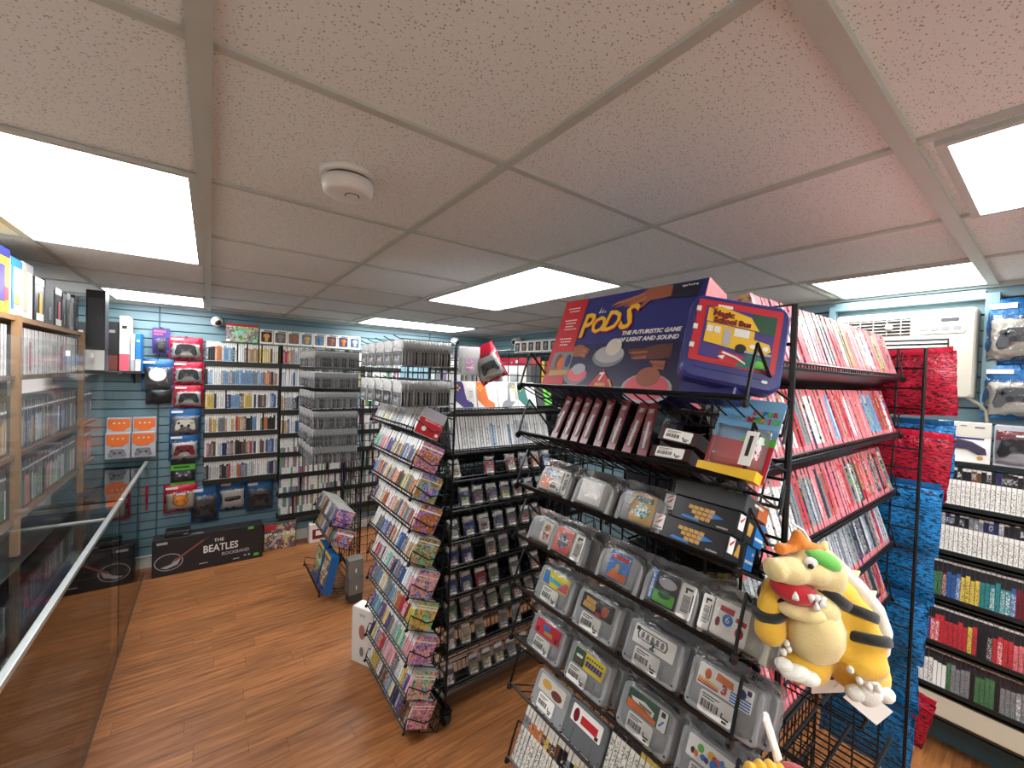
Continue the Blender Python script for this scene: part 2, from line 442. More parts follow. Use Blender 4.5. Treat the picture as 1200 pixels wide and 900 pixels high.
# ------------------------------------------------------------------ the room
XL, XR, YB, YF = -1.0, 3.03, 4.74, -2.6
def room():
    struct(MB().box(((XL + XR) / 2, (YB + YF) / 2, -0.03), (XR - XL + .4, YB - YF + .4, 0.06)), 'floor', ['floor'])
    struct(MB().box(((XL + XR) / 2, (YB + YF) / 2, CH + 0.03), (XR - XL + .4, YB - YF + .4, 0.06)), 'ceiling', ['ceil'])
    # slatwall: backing plus one board per 76 mm, dark slot between
    pitch, gap = 0.0762, 0.009
    def slat(L, X, name, foot=2):
        mb = MB().box((L / 2, 0.05, CH / 2), (L, 0.06, CH), 1)
        z = 0.11
        while z < CH - 0.01:
            h = min(pitch - gap, CH - z)
            mb.box((L / 2, 0.010, z + h / 2), (L, 0.02, h)); z += pitch
        mb.box((L / 2, 0.010, 0.05), (L, 0.02, 0.10), foot)
        struct(mb, name, ['slat', 'groove', 'white_paint'], X)
    slat(XR - XL + .1, T(XL - .05, YB, 0), 'wall_back')
    slat(YB - YF, T(XR, YB, 0) @ RZ(-90), 'wall_right', 1)  # foot strip coloured dark to stand in for the shaded recess under the shelf
    struct(MB().box((XL - 0.04, (YB + YF) / 2, CH / 2), (0.08, YB - YF, CH)), 'wall_left', ['wallpaint'])
    struct(MB().box(((XL + XR) / 2, YF - 0.04, CH / 2), (XR - XL + .2, 0.08, CH)), 'wall_front', ['wallpaint'])
    struct(MB().box(((XL + XR) / 2, YB - 0.012, 0.05), (XR - XL, 0.014, 0.10)).box(((XL + XR) / 2, YB - 0.015, 0.103), (XR - XL, 0.020, 0.008)), 'baseboard_back', ['white_paint'])
    # panel seams of the slatwall
    struct(MB().box((-0.365, YB - 0.001, CH / 2), (0.012, 0.006, CH)).box((2.2, YB - 0.001, CH / 2), (0.012, 0.006, CH)), 'trim_1', ['groove'])
    # suspended ceiling grid: flat tees on a 610 mm module, two wide main runners
    mb = MB(); gx = [-0.008 - 0.02 + 0.61 * k for k in range(-1, 6)]; gy = [0.232 + 0.61 * k for k in range(-4, 8)]
    z = CH - 0.004
    for x in gx: mb.box((x, (YB + YF) / 2, z), (0.022, YB - YF, 0.008))
    for y in gy: mb.box(((XL + XR) / 2, y, z + 0.001), (XR - XL, 0.020, 0.008))
    struct(mb, 'trim_2', ['tee'])
    struct(MB().box((-0.022, (YB + YF) / 2, CH - 0.008), (0.034, YB - YF, 0.016)), 'trim_3', ['tee'])
    struct(MB().box(((XL + XR) / 2, 0.222, CH - 0.008), (XR - XL, 0.034, 0.016)), 'trim_4', ['tee'])
    struct(MB().box(((XL + XR) / 2, YB - 0.012, CH - 0.012), (XR - XL, 0.024, 0.024)), 'trim_5', ['tee'])
    struct(MB().box((XR - 0.012, (YB + YF) / 2, CH - 0.012), (0.024, YB - YF, 0.024)), 'trim_6', ['tee'])

def ceiling_lights():
    specs = [(-.335, 2.04, .555, 1.185, 'large lit ceiling panel above the glass display case'),
             (-.335, 4.25, .555, .58, 'lit ceiling panel at the back wall above the hanging bags'),
             (1.52, 2.085, .575, 1.215, 'lit ceiling panel in the middle of the room above the boxed game'),
             (1.83, 4.25, 1.12, .56, 'lit ceiling panel nearest the far corner of the room'),
             (1.515, -.42, .555, 1.17, 'lit ceiling panel beyond the wide runner, cut by the picture edge'),
             (2.70, .505, .53, .545, 'lit ceiling panel above the air conditioner'),
             (.28, -1.3, .56, 1.17, 'lit ceiling panel behind the viewer over the aisle'),
             (2.4, -1.6, .56, 1.17, 'lit ceiling panel behind the viewer by the side wall')]  # last two panels are out of view, added for more bounce light
    for x, y, w, l, lab in specs:
        e = empty('ceiling_light', T(x, y, CH - 0.008), lab, 'ceiling light', 'square and oblong ceiling light panels')
        fr = MB(); t = 0.018
        for sx in (-1, 1): fr.box((sx * (w / 2 + t / 2), 0, 0), (t, l + 2 * t, 0.012))
        for sy in (-1, 1): fr.box((0, sy * (l / 2 + t / 2), 0), (w, t, 0.012))
        fr.build('frame', 'tee', e)
        MB().box((0, 0, 0.001), (w, l, 0.006)).build('diffuser', 'emit', e)

def ceiling_fittings():
    X = T(0.288, 1.155, CH) @ RX(180)
    e = empty('smoke_detector', X, 'round white smoke detector on a ceiling tile', 'smoke detector')
    MB().lathe([(0.066, 0), (0.070, 0.004), (0.070, 0.014), (0.064, 0.017)], 36).build('base', 'white_plastic', e, smooth=True)
    MB().lathe([(0.058, 0.016), (0.058, 0.025)], 36).build('vent_slot', 'dark_grey', e)
    MB().lathe([(0.064, 0.024), (0.065, 0.036), (0.061, 0.054), (0.053, 0.061), (0.0, 0.062)], 36).build('cover', 'white_plastic', e, smooth=True)
    MB().lathe([(0.0185, 0.0615), (0.0185, 0.0627)], 24, 0, T(0.008, 0.012, 0)).build('button_ring', 'dark_grey', e)
    MB().lathe([(0.0155, 0.062), (0.0155, 0.0645), (0.012, 0.0655)], 24, 0, T(0.008, 0.012, 0)).build('test_button', 'white_plastic', e, smooth=True)
    for k, (x, y, z, rz, lab) in enumerate([(0.04, YB - .03, 2.205, 0, 'white dome security camera high on the slat wall beside the boxed robot kit'),
                                            (2.52, YB - .03, 2.215, 0, 'white security camera high on the back wall near the far corner'),
                                            (XR - .03, 3.95, 2.21, -90, 'white security camera on the side wall near the far corner')]):
        e = empty('security_camera', T(x, y, z) @ RZ(rz), lab, 'security camera', 'security cameras under the ceiling')
        MB().lathe([(0.045, 0), (0.045, 0.012), (0.03, 0.02)], 20, 0, RX(90)).build('mount', 'white_plastic', e, smooth=True)
        MB().ball((0, -0.055, -0.008), 0.046, n=18).build('housing', 'white_plastic', e, smooth=True)
        MB().ball((0.008, -0.078, -0.016), (0.030, 0.028, 0.028), n=16).build('lens', 'black_plastic', e, smooth=True)

# ------------------------------------------------------------------ wire fixtures
def grid_panel(w, h, name, parent, X, r=0.0033):
    """steel gridwall, w along x, h along z"""
    mb = MB()
    n = round(w / 0.0762); 
    for i in range(1, n): mb.tube((i * w / n, 0, 0), (i * w / n, 0, h), r, 4)
    k = round(h / 0.0762)
    for j in range(1, k): mb.tube((0, 0.004, j * h / k), (w, 0.004, j * h / k), r, 4)
    mb.path([(0, 0, 0), (0, 0, h), (w, 0, h), (w, 0, 0)], 0.0062, 6, close=True)
    return mb.build(name, 'black_metal', parent, X)

def caster(parent, X):
    c = MB().box((0, 0, 0.075), (0.05, 0.05, 0.006)).box((-.02, 0, .045), (.005, .04, .06)).box((.02, 0, .045), (.005, .04, .06)).build('caster', 'black_metal', parent, X)
    MB().lathe([(0.012, -.014), (0.030, -.014), (0.033, -.008), (0.033, .008), (0.030, .014), (0.012, .014)], 18, 0, T(0, 0, 0.033) @ RY(90)).build('wheel', 'black_plastic', c)

def wire_shelf_mesh(L, D, sheet=False, guard=0.10, step=0.03, lip=0.018):
    mb = MB(); r = 0.0026
    for z, y in ((0, 0), (lip, -0.004), (0, D * .5), (0, D), (0.055, D)): mb.tube((0, y, z), (L, y, z), r * 1.3, 5)
    n = int(L / step)
    for i in range(n + 1):
        x = i * L / n
        mb.path([(x, -0.004, lip), (x, 0, -0.002), (x, D, -0.002), (x, D, 0.055)], r * .8, 4)
    if guard:
        for x in (0, L):
            mb.path([(x, -0.003, -0.004), (x, -0.010, guard * .5), (x, -0.012, guard), (x, D * .55, guard * .62), (x, D * 1.06, 0.075), (x, D * 1.1, -0.01)], r * 1.25, 5)
            mb.lathe([(0.008, -.004), (0.010, 0), (0.008, .004)], 8, 0, T(x, -0.003, -0.006) @ RY(90))
    if sheet: mb.box((L / 2, D / 2, -0.006), (L, D + .004, 0.003))
    return mb
def wire_shelf(parent, X, L, D, **k):
    Y = parent.matrix_world.inverted() @ X
    return wire_shelf_mesh(L, D, **k).build('wire_shelf', 'black_metal', parent, Y)

def peg_hook(parent, X, L=0.30):
    """grid hook running from the panel out along -y of X"""
    Y = parent.matrix_world.inverted() @ X
    return MB().path([(0, 0.004, -.03), (0, 0, -.03), (0, 0, 0), (0, -L * .9, .002), (0, -L, .016)], 0.0027, 5).build('peg_hook', 'black_metal', parent, Y)

FILL_A = [1.777, 1.640, 1.492, 1.345, 1.200, 1.052, 0.905, 0.685]
RACK_TILT = 25
def gondola(x0, x1, y0, y1, ym, lab, name='grid_rack', h=1.83, z0=0.115):
    e = empty(name, T(x0, y0, 0), lab, 'display rack')
    w = y1 - y0
    grid_panel(w, h, 'end_panel', e, T(0, 0, z0) @ RZ(90))
    grid_panel(x1 - x0, h, 'centre_panel', e, T(0, ym - y0, z0))
    grid_panel(w, h, 'end_panel', e, T(x1 - x0, 0, z0) @ RZ(90))
    for x in (0, x1 - x0):
        MB().tube((x, -.01, 0.10), (x, w + .01, 0.10), 0.012, 8).build('foot_rail', 'black_metal', e)
        for y in (0.0, w): caster(e, T(x, y, 0.018))
    bpy.context.view_layer.update()
    return e

# shelf heights of the three racks
Z_BL = [1.526, 1.362, 1.212, 1.062, 0.902, 0.744, 0.592, 0.422, 0.250, 0.096]
Z_BR = [1.235, 1.078, 0.912, 0.768, 0.612, 0.470, 0.322, 0.130]
Z_RED = [1.835, 1.618, 1.395, 1.195, 0.985]
def racks():
    M_ = {}
    a = gondola(0.905, 2.15, 0.315, 0.93, 0.60, 'tall black wire grid rack nearest the viewer, holding grey cartridges and red cases')
    for i, z in enumerate(FILL_A):
        wire_shelf(a, frame((0.72, 0.93, z - .014), '-x', RACK_TILT), 0.615, 0.165, guard=0.10, step=0.032, lip=0.004)
    for z in Z_RED:
        wire_shelf(a, frame((0.945, 0.375, z - .006), '-y', 18), 1.19, 0.19, sheet=True, guard=0.09, step=0.02, lip=0.012)
    # empty wire basket hung on the corner under the plush toy
    for zz, xx in ((1.195, 0.0), (1.06, 0.01), (0.93, 0.0)):
        wire_shelf(a, frame((0.925 + xx, 0.19, zz), '-y', 0), 0.19, 0.12, guard=0, step=0.018)
    for k in range(7):
        for yy in (.38,): peg_hook(a, T(2.15, yy, 1.93 - .24 * k) @ RZ(90), 0.2)
    b = gondola(0.98, 2.20, 1.80, 2.41, 2.095, 'black wire grid rack in mid room with sloping rows of small handheld game cases')
    for z in Z_BL:
        wire_shelf(b, frame((0.765, 2.40, z - .012), '-x', RACK_TILT), 0.60, 0.17, guard=0.06, step=0.03)
    for z in Z_BR:
        wire_shelf(b, frame((1.01, 1.875, z - .008), '-y', 18), 1.12, 0.16, guard=0.06, step=0.028, sheet=True)
    for z in (1.600, 1.380):
        wire_shelf(b, frame((1.01, 1.885, z - .008), '-y', 16), 1.12, 0.16, guard=0.0, step=0.02, sheet=True)
    for z in HOOK_B:
        for y in HOOKS_BY: peg_hook(b, T(0.975, y, z) @ RZ(-90), 0.30)
    for z in (1.93,):
        peg_hook(b, T(1.09, 2.05, z), 0.2); peg_hook(b, T(1.34, 2.05, z), 0.24)
    c = gondola(0.98, 2.20, 3.30, 3.91, 3.60, 'black wire grid rack furthest back, hung with rows of bagged cartridges')
    for z in HOOK_C:
        for y in HOOKS_CY: peg_hook(c, T(0.975, y, z) @ RZ(-90), 0.37)
    for z in (0.60, 0.44): wire_shelf(c, frame((0.76, 3.90, z), '-x', RACK_TILT), 0.60, 0.20, guard=0.05)
    wire_shelf(c, frame((0.69, 3.90, 0.08), '-x', 12), 0.60, 0.26, guard=0.06)
    for e_, ym, zs in ((a, .60, (1.60, 1.36, 1.12, .88, .64)), (b, 2.095, (1.50, 1.26, 1.02, .78, .54, .30))):
        x0 = e_.location.x
        for z in zs: wire_shelf(e_, frame((x0 + 1.20, ym + .20, z), '+y', 12), 1.15, 0.17, guard=0.0, step=0.03)
    mb = MB(); rn = random.Random(3)  # far-side cases are assumed, added to darken the view through the grids
    for x0, ym, zs in ((.905, .60, (1.60, 1.36, 1.12, .88, .64)), (.98, 2.095, (1.50, 1.26, 1.02, .78, .54, .30))):
        for z in zs:
            F = frame((x0 + 1.20, ym + .20, z + .006), '+y', 12); x = .02
            while x < 1.12:
                if rn.random() > .06: mb.box((x, .07, .095), (.0145, .125, .185 + .008 * rn.random()), rn.choice((0, 0, 0, 1, 1, 2, 3)), F)
                x += .0165
    tag(mb.build('dark_game_cases', [plain('far_case_black', (26, 26, 30), .35), plain('far_case_slate', (58, 62, 70), .4), plain('far_case_navy', (34, 52, 84), .4), plain('far_case_grey', (120, 118, 116), .45)]), 'dark game cases added for darkness on the far sides of the two nearer wire racks', 'game cases', None, 'stuff')
    return a, b, c
HOOK_B = [1.945, 1.755]
HOOKS_BY = [1.845, 1.973, 2.101, 2.229, 2.357]
HOOK_C = [1.935, 1.775, 1.622, 1.472, 1.335, 1.200]
HOOKS_CY = [3.36, 3.488, 3.616, 3.744, 3.872]

# ------------------------------------------------------------------ wall shelving
def ledge(e, x0, x1, z, y, name='shelf', d=0.13, t=0.034, mat='black_shelf'):
    """shelf board with a raised front lip, facing -y at depth y (front edge)"""
    return MB().box(((x0 + x1) / 2, y + d / 2, z - t / 2), (x1 - x0, d, t)).box(((x0 + x1) / 2, y + .004, z + .006), (x1 - x0, .008, .014)).build(name, mat, e, e.matrix_world.inverted())

UNIT1 = [1.822, 1.606, 1.388, 1.172, 0.950, 0.738]
UNIT2 = [1.822, 1.598, 1.364, 1.130, 0.940, 0.723, 0.533, 0.317]
def wall_units():
    e = empty('media_shelf', T(-.03, YB, 0), 'black ledge shelf on the back wall beside the hanging red and blue bags', 'shelf'); bpy.context.view_layer.update()
    for z in UNIT1: ledge(e, -.045, 0.545, z, 4.585)
    for x in (0.548,): MB().box((x, 4.66, 1.36), (.012, .13, 1.26)).build('side_panel', 'black_shelf', e, e.matrix_world.inverted())
    e = empty('media_shelf', T(.56, YB, 0), 'black ledge shelf on the back wall partly behind the bagged cartridges', 'shelf'); bpy.context.view_layer.update()
    for z in UNIT2: ledge(e, 0.556, 1.16, z, 4.585)
    MB().box((1.166, 4.66, 1.13), (.012, .13, 1.66)).build('side_panel', 'black_shelf', e, e.matrix_world.inverted())
    e = empty('top_shelf', T(.1, YB, 0), 'green-edged glass ledge on the back wall carrying the boxed figures', 'shelf'); bpy.context.view_layer.update()
    MB().box((0.75, 4.66, 2.012), (1.36, .15, .010)).build('glass_ledge', plain('ledge_green', (70, 110, 96), .2), e, e.matrix_world.inverted())
    for x in (.2, .75, 1.3): MB().box((x, 4.70, 1.992), (.015, .08, .03)).build('bracket', 'black_metal', e, e.matrix_world.inverted())
    e = empty('media_shelf', T(1.2, YB, 0), 'black ledge shelf on the back wall seen between the two wire racks', 'shelf'); bpy.context.view_layer.update()
    for z in UNIT2: ledge(e, 1.175, 1.78, z, 4.585)
    e = empty('media_shelf', T(2.5, YB, 0), 'black ledge shelf on the back wall in the far corner', 'shelf'); bpy.context.view_layer.update()
    for z in (1.86, 1.64, 1.42): ledge(e, 2.2, 2.98, z, 4.585)
    # console shelf high in the corner
    e = empty('corner_shelf', T(-.7, YB, 0), 'dark shelf high on the back wall carrying upright console boxes', 'shelf'); bpy.context.view_layer.update()
    MB().box((-.66, 4.61, 1.716), (.42, .24, .018)).build('board', 'dark_board', e, e.matrix_world.inverted())
    for x in (-.80, -.52): MB().prism([(0, 0), (0.2, 0), (0.2, -.09)], -.006, .006, 0, T(x, 4.53, 1.707) @ RZ(90)).build('bracket', 'black_metal', e, e.matrix_world.inverted())
    # right wall: five tilted shelves of console games over a white base
    e = empty('media_shelf', T(XR, .4, 0), 'black five-tier game shelf under the boxed controllers by the side wall', 'shelf'); bpy.context.view_layer.update()
    X = frame((2.83, 0.95, 0), '-x')
    for z in Z_R: MB().box((.6, .09, z - .012), (1.2, .18, .020)).box((.6, .004, z + .002), (1.2, .008, .030)).build('shelf', 'black_shelf', e, e.matrix_world.inverted() @ X)
    for x in (0.0,): MB().box((x, .09, .72), (.014, .18, 1.08)).build('side_panel', 'black_shelf', e, e.matrix_world.inverted() @ X)
    MB().box((.6, .10, .283), (1.2, .2, .11)).build('white_base', plain('base_cream', (196, 188, 168), .5), e, e.matrix_world.inverted() @ X, bevel=.006)
    MB().box((.6, .10, .222), (1.2, .19, .012)).build('underside', 'dark_board', e, e.matrix_world.inverted() @ X)
    for x in (.06, 1.14): MB().box((x, .12, .108), (.04, .10, .216)).build('foot', 'dark_board', e, e.matrix_world.inverted() @ X)
    e = empty('ledge_shelf', T(XR, .3, 0), 'narrow black ledge holding two boxed controllers below the air conditioner', 'shelf'); bpy.context.view_layer.update()
    MB().box((.6, .09, 1.446), (1.2, .16, .018)).build('board', 'black_shelf', e, e.matrix_world.inverted() @ X)
    for x in (.5, 1.0): MB().box((x, .12, 1.43), (.015, .12, .03)).build('bracket', 'black_metal', e, e.matrix_world.inverted() @ X)
    # left: wooden shelf behind glass
    e = empty('wooden_shelf', T(-.8, 3.0, 0), 'pine media shelf behind the glass display counter', 'shelf'); bpy.context.view_layer.update()
    X = e.matrix_world.inverted()
    for y in (1.50, 2.575, 3.63): MB().box((-.645, y, 1.472), (.024, .028, 1.0)).build('post', 'board', e, X)
    MB().box((-.79, 2.60, 1.960), (.29, 2.1, .022)).build('shelf', 'board', e, X)
    for z in (1.722, 1.395, 1.125): MB().box((-.79, 2.795, z - .010), (.29, 2.49, .018)).build('shelf', plain('brown_board', (104, 76, 54), .55, 0, .25), e, X)
    MB().box((-.955, 2.60, 1.48), (.012, 2.1, 1.0)).build('back_panel', 'dark_board', e, X)
Z_R = [1.235, 1.012, 0.790, 0.562, 0.350]

def glass_counter():
    for y0, y1, lab in ((0.30, 3.345, 'long glass display counter with a bright metal rail, near end'), (3.365, 4.60, 'glass display counter against the back wall, far end')):
        e = empty('display_counter', T(-.68, (y0 + y1) / 2, 0), lab, 'display case'); bpy.context.view_layer.update()
        X = e.matrix_world.inverted(); L = y1 - y0; c = (y0 + y1) / 2
        MB().box((-.69, c, .012), (.44, L, .02)).build('plinth', 'dark_board', e, X)
        MB().box((-.685, c, .034), (.47, L, .012)).build('deck', plain('case_deck', (74, 60, 52), .5), e, X)
        MB().box((-.430, c, .482), (.006, L - .004, .936)).build('front_glass', 'glass', e, X)
        MB().box((-.68, c, .958), (.49, L - .004, .006)).build('top_glass', 'glass', e, X)
        MB().box((-.70, c, .52), (.34, L - .02, .006)).build('glass_shelf', 'glass', e, X)
        MB().box((-.424, c, .957), (.022, L, .020)).build('front_rail', 'alu', e, X, bevel=.003)
        MB().box((-.430, c, .008), (.012, L, .012)).build('bottom_rail', plain('bronze_rail', (112, 92, 74), .35, .4), e, X)
        MB().box((-.925, c, .495), (.012, L, .91)).build('back_panel', 'dark_board', e, X)
        if y0 < 1: MB().box((-.68, 2.98, .965), (.49, .018, .006)).build('divider_strip', 'alu', e, X)
        MB().box((-.68, y1 - .004, .52), (.48, .006, .86)).build('end_glass', 'glass', e, X)
    e = empty('acrylic_guard', T(-.605, 2.7, .965), 'upright clear acrylic pane standing along the display counter', 'acrylic screen'); bpy.context.view_layer.update()
    X = e.matrix_world.inverted()
    MB().box((-.603, 2.62, 1.425), (.005, 2.75, .91)).build('pane', 'acrylic', e, X)
    for y in (3.10, 3.62, 3.9): MB().box((-.600, y, 1.83), (.016, .022, .03)).build('corner_clip', 'white_plastic', e, X, bevel=.003)
# ------------------------------------------------------------------ rows of cases
NUM = ('one', 'two', 'three', 'four', 'five', 'six', 'seven', 'eight', 'nine', 'ten')
def case_proto(name, spine, w, d, h, cover='art_big', back='grey_plastic'):
    mb = MB().box((0, d / 2, h / 2), (w, d, h), 0, None, {'x+': 1, 'x-': 2, 'y+': 2})
    return Proto(mb.build(name, [spine, cover, back]))

def row(proto, F, x0, x1, pitch, where, noun, cat, group, colors, lean=0.0, jitter=0.004, gaps=0.03, wobble=0.0, start=1):
    """cases side by side along a shelf; each one named by its colour and its place in the row"""
    x = x0 + pitch / 2; i = start - 1
    run = None; left = 0
    while x < x1:
        if RND.random() < gaps: x += pitch * .6
        i += 1
        if left <= 0:
            run = pick(colors); left = RND.choice((1, 1, 1, 2, 2, 3, 4))
        left -= 1
        nm, c = run
        y = RND.random() * jitter
        X = F @ T(x, y, 0) @ RY(lean + (RND.random() - .5) * wobble)
        proto.put(X, f'{noun} with {nm} spine print, {nth(i)} from the {where}', cat, group, c)
        x += pitch
    return i

MIXC = ['blue', 'sky blue', 'red', 'yellow', 'orange', 'green', 'purple', 'black', 'grey', 'white', 'white', 'brown', 'silver', 'navy', 'tan']
WHTC = ['white', 'white', 'white', 'silver', 'blue', 'grey', 'tan', 'navy', 'black', 'sky blue', 'brown', 'orange', 'red', 'yellow']
def back_wall_cases():
    p = case_proto('white_game_case', 'spine_white', 0.0150, 0.125, 0.19)
    for k in range(6):
        z, a, b = UNIT1[k], -.035, .538
        row(p, T(0, 4.592, z + .001), a, b, .0165, f'hanging bags, back-wall tier {NUM[k]}', 'white game case', 'white game case',
            f'white game cases in the {nth(k + 1)} tier beside the hanging bags', WHTC if k != 1 else ['sky blue', 'orange', 'red', 'white', 'black', 'grey', 'silver'], jitter=.006)
    for k in range(4):
        row(p, T(0, 4.592, UNIT2[k] + .001), .565, .93, .0172, f'upright divider, back-wall tier {NUM[k]}', 'white game case', 'white game case',
            f'white game cases in the {nth(k + 1)} tier beyond the upright divider', ['white', 'grey', 'silver', 'black', 'blue', 'red', 'tan', 'white'], jitter=.008, wobble=2.0)
    # what is left of this kind, further off and mostly hidden
    t = NT('spine_far'); x, y, z = t.sep(t.coord())
    cell = t.mth('FLOOR', t.mth('DIVIDE', x, 0.0166)); ln = t.mth('FLOOR', t.mth('MULTIPLY', z, 5.0))
    wv = t.comb(cell, ln, 3.0)
    hue = t.n('TexWhiteNoise', 1, {'noise_dimensions': '3D'}, Vector=wv); v = t.n('TexWhiteNoise', 0, {'noise_dimensions': '3D'}, Vector=t.comb(ln, cell, 9.0))
    tx = t.mth('GREATER_THAN', t.noise(t.n('Mapping', Vector=t.coord(), Scale=(260., 1., 300.)), 1.0, 1.0), 0.56)
    col = t.mix(t.mth('GREATER_THAN', v, .5), srgb(228, 228, 222), t.mix(.72, hue, srgb(96, 92, 96)))
    M['spine_far'] = t.pbr(t.mix(t.mth('MULTIPLY', tx, .6), col, srgb(40, 40, 46)), .35)
    mb = MB()
    def fill(z, a, b, h=.19):
        x = a
        while x < b:
            q = RND.random()
            if q > .04: mb.box((x + .0083, 4.592 + .06 + .006 * RND.random(), z + .001 + h / 2), (.015, .12, h - .004 * RND.random()))
            x += .0166
    for k in range(4, 8): fill(UNIT2[k], .565, 1.15)
    for k in range(4): fill(UNIT2[k], .935, 1.15)
    for k in range(8): fill(UNIT2[k], 1.19, 1.77)
    for z in (1.86, 1.64, 1.42): fill(z, 2.22, 2.97)
    tag(mb.build('white_game_cases', 'spine_far'), 'remaining packed game cases on the back-wall shelves behind the wire racks', 'game cases', None, 'stuff')

def left_cases():
    p = case_proto('tall_game_case', 'spine_white', 0.0150, 0.13, 0.205)
    q = case_proto('dark_game_case', 'spine_dark', 0.0150, 0.13, 0.215)
    F = lambda z: frame((-.662, 2.42, z), '+x')
    for k, z, pr, cs, noun in ((0, 1.7235, p, ['white', 'white', 'white', 'white', 'silver', 'white', 'red'], 'tall white game case'), (1, 1.3965, q, ['maroon', 'grey', 'silver', 'tan', 'navy', 'purple', 'black', 'white'], 'tall dark game case'),
                               (2, 1.1265, q, ['silver', 'white', 'grey', 'green', 'coral', 'black', 'white'], 'tall dark game case')):
        w = ('top', 'middle', 'lower')[k]
        row(pr, F(z), 0.01, .135, .0172, f'counter end, {w} shelf', noun, 'boxed game', f'game cases on the {w} pine shelf, first bay', cs)
        row(pr, F(z), 0.185, 1.185, .0172, f'pine post, {w} shelf', noun, 'boxed game', f'game cases on the {w} pine shelf, main bay', cs)
        if k: row(pr, F(z), 1.245, 1.60, .0172, f'far post, {w} shelf', noun, 'boxed game', f'game cases on the {w} pine shelf, beyond the far post', ('navy', 'purple', 'maroon', 'silver', 'blue') if k == 1 else ('maroon', 'red', 'coral', 'silver', 'maroon'))

def small_cases():
    p = case_proto('small_game_case', 'spine_ds', 0.0180, 0.122, 0.126, 'art')
    for k, z in enumerate(Z_BL):
        F = frame((.765, 2.40, z - .008), '-x', RACK_TILT)
        cs = ['white', 'white', 'cream', 'silver'] if k == 0 else ['blue', 'sky blue', 'pink', 'grey', 'white', 'purple', 'yellow', 'orange', 'tan', 'mint', 'silver', 'navy', 'red', 'white', 'cream', 'brown']
        n = row(p, F @ T(0, .004, .001), .004, .592 if k else .572, .0198, f'far end, {nth(k + 1)} sloping shelf',
                'small game case', 'handheld game', f'small game cases on the {nth(k + 1)} sloping shelf of the middle rack', cs, jitter=.004, gaps=0.01, wobble=3)
    # boxed handheld at the end of the top shelf
    F = frame((.765, 2.40, Z_BL[0] - .008), '-x', RACK_TILT)
    bx = MB().box((0, .066, .064), (.022, .132, .128)).build('handheld_game_box', 'paper'); bx.matrix_world = F @ T(.588, .004, .001)
    tag(bx, 'red and grey boxed handheld game at the near end of the top sloping shelf', 'game box')
    MB().box((.0113, .066, .040), (.0008, .130, .078)).build('red_panel', 'red', bx)
    MB().box((.0113, .066, .104), (.0008, .130, .046)).build('grey_panel', 'silver', bx)
    MB().lathe([(.012, 0), (.012, .001)], 18, 0, T(.0117, .040, .030) @ RY(90)).build('seal', 'paper', bx)
    MB().box((.012, .116, .02), (.0008, .016, .014)).build('rating_mark', 'paper', bx)
    text(bx, 'NINTENDO 3DS', .013, T(.0122, .075, .070) @ RZ(90), 'paper', 'lettering')
    # white cases and controller boxes on the other face
    p = case_proto('slim_white_case', 'spine_white', 0.0150, 0.125, 0.185)
    row(p, frame((1.015, 1.893, 1.382), '-y', 16), .004, .70, .0172, 'post in the all-white row', 'slim white case', 'slim case', 'slim white cases slanted on the middle rack under the controller boxes',
        ['white', 'white', 'white', 'silver', 'white', 'sky blue'], gaps=0)
    for i, (x, body, back, btn, nm) in enumerate([(.02, 'purple', 'paper', 'yellow', 'purple'), (.16, 'orange', 'paper', 'yellow', 'orange-red'), (.30, 'grey_plastic', 'paper', 'yellow', 'grey'), (.44, 'teal', 'paper', 'yellow', 'teal')]):
        w = .132
        X = frame((1.02, 1.893, 1.602), '-y', 16) @ T(x + w / 2, .002, .001)
        e = MB().box((0, .03, .078), (w, .06, .156)).build('controller_box', back); e.matrix_world = X
        tag(e, f'white game controller box showing a {nm} gamepad, on the middle rack', 'controller box', 'four controller boxes on the middle rack')
        MB().prism([(-.064, .154), (-.016, .154), (-.006, .135), (-.002, .09), (.006, .052), (.030, .042), (.046, .024), (.042, .004), (.012, .002), (-.022, .012), (-.046, .034), (-.064, .05)] if i != 2 else
                   [(x_ * -1, z_) for x_, z_ in [(-.064, .154), (-.016, .154), (-.006, .135), (-.002, .09), (.006, .052), (.030, .042), (.046, .024), (.042, .004), (.012, .002), (-.022, .012), (-.046, .034), (-.064, .05)]][::-1], -.0012, .001).build('gamepad_print', body, e)
        s = -1 if i != 2 else 1
        for dx, dz in ((0, .012), (0, -.012), (.012, 0), (-.012, 0)): MB().lathe([(.006, 0), (.006, .001)], 12, 0, T(s * .044 + dx, -.0012, .118 + dz) @ RX(90)).build('button', btn, e)
        MB().box((.036, -.0012, .078), (.036, .0008, .074)).build('info_panel', 'white_plastic', e)
        for q in range(5): pass
        MB().box((.036, -.0018, .098), (.022, .0004, .003)).box((.036, -.0018, .088), (.024, .0004, .002)).box((.036, -.0018, .078), (.020, .0004, .002)).box((.036, -.0018, .068), (.024, .0004, .002)).build('fine_print', 'ink', e)
    X = frame((1.02, 1.9, 1.602), '-y', 16) @ T(.65, 0, .001)
    e = MB().prism(rrect(.12, .13, .02), 0, .035, ch=.004).build('gamepad_pack', 'dark_grey'); e.matrix_world = X
    tag(e, 'black and lime gamepad pack at the far end of the controller boxes', 'gamepad pack')
    MB().prism([(-.005, .012), (.05, .012), (.052, .11), (.02, .122), (-.005, .115)], -.004, .002).build('lime_panel', 'green', e)
    MB().lathe([(.010, 0), (.012, .006)], 14, 0, T(.022, -.004, .09) @ RX(90)).build('thumb_stick', plain('lime_dark', (60, 140, 40)), e)

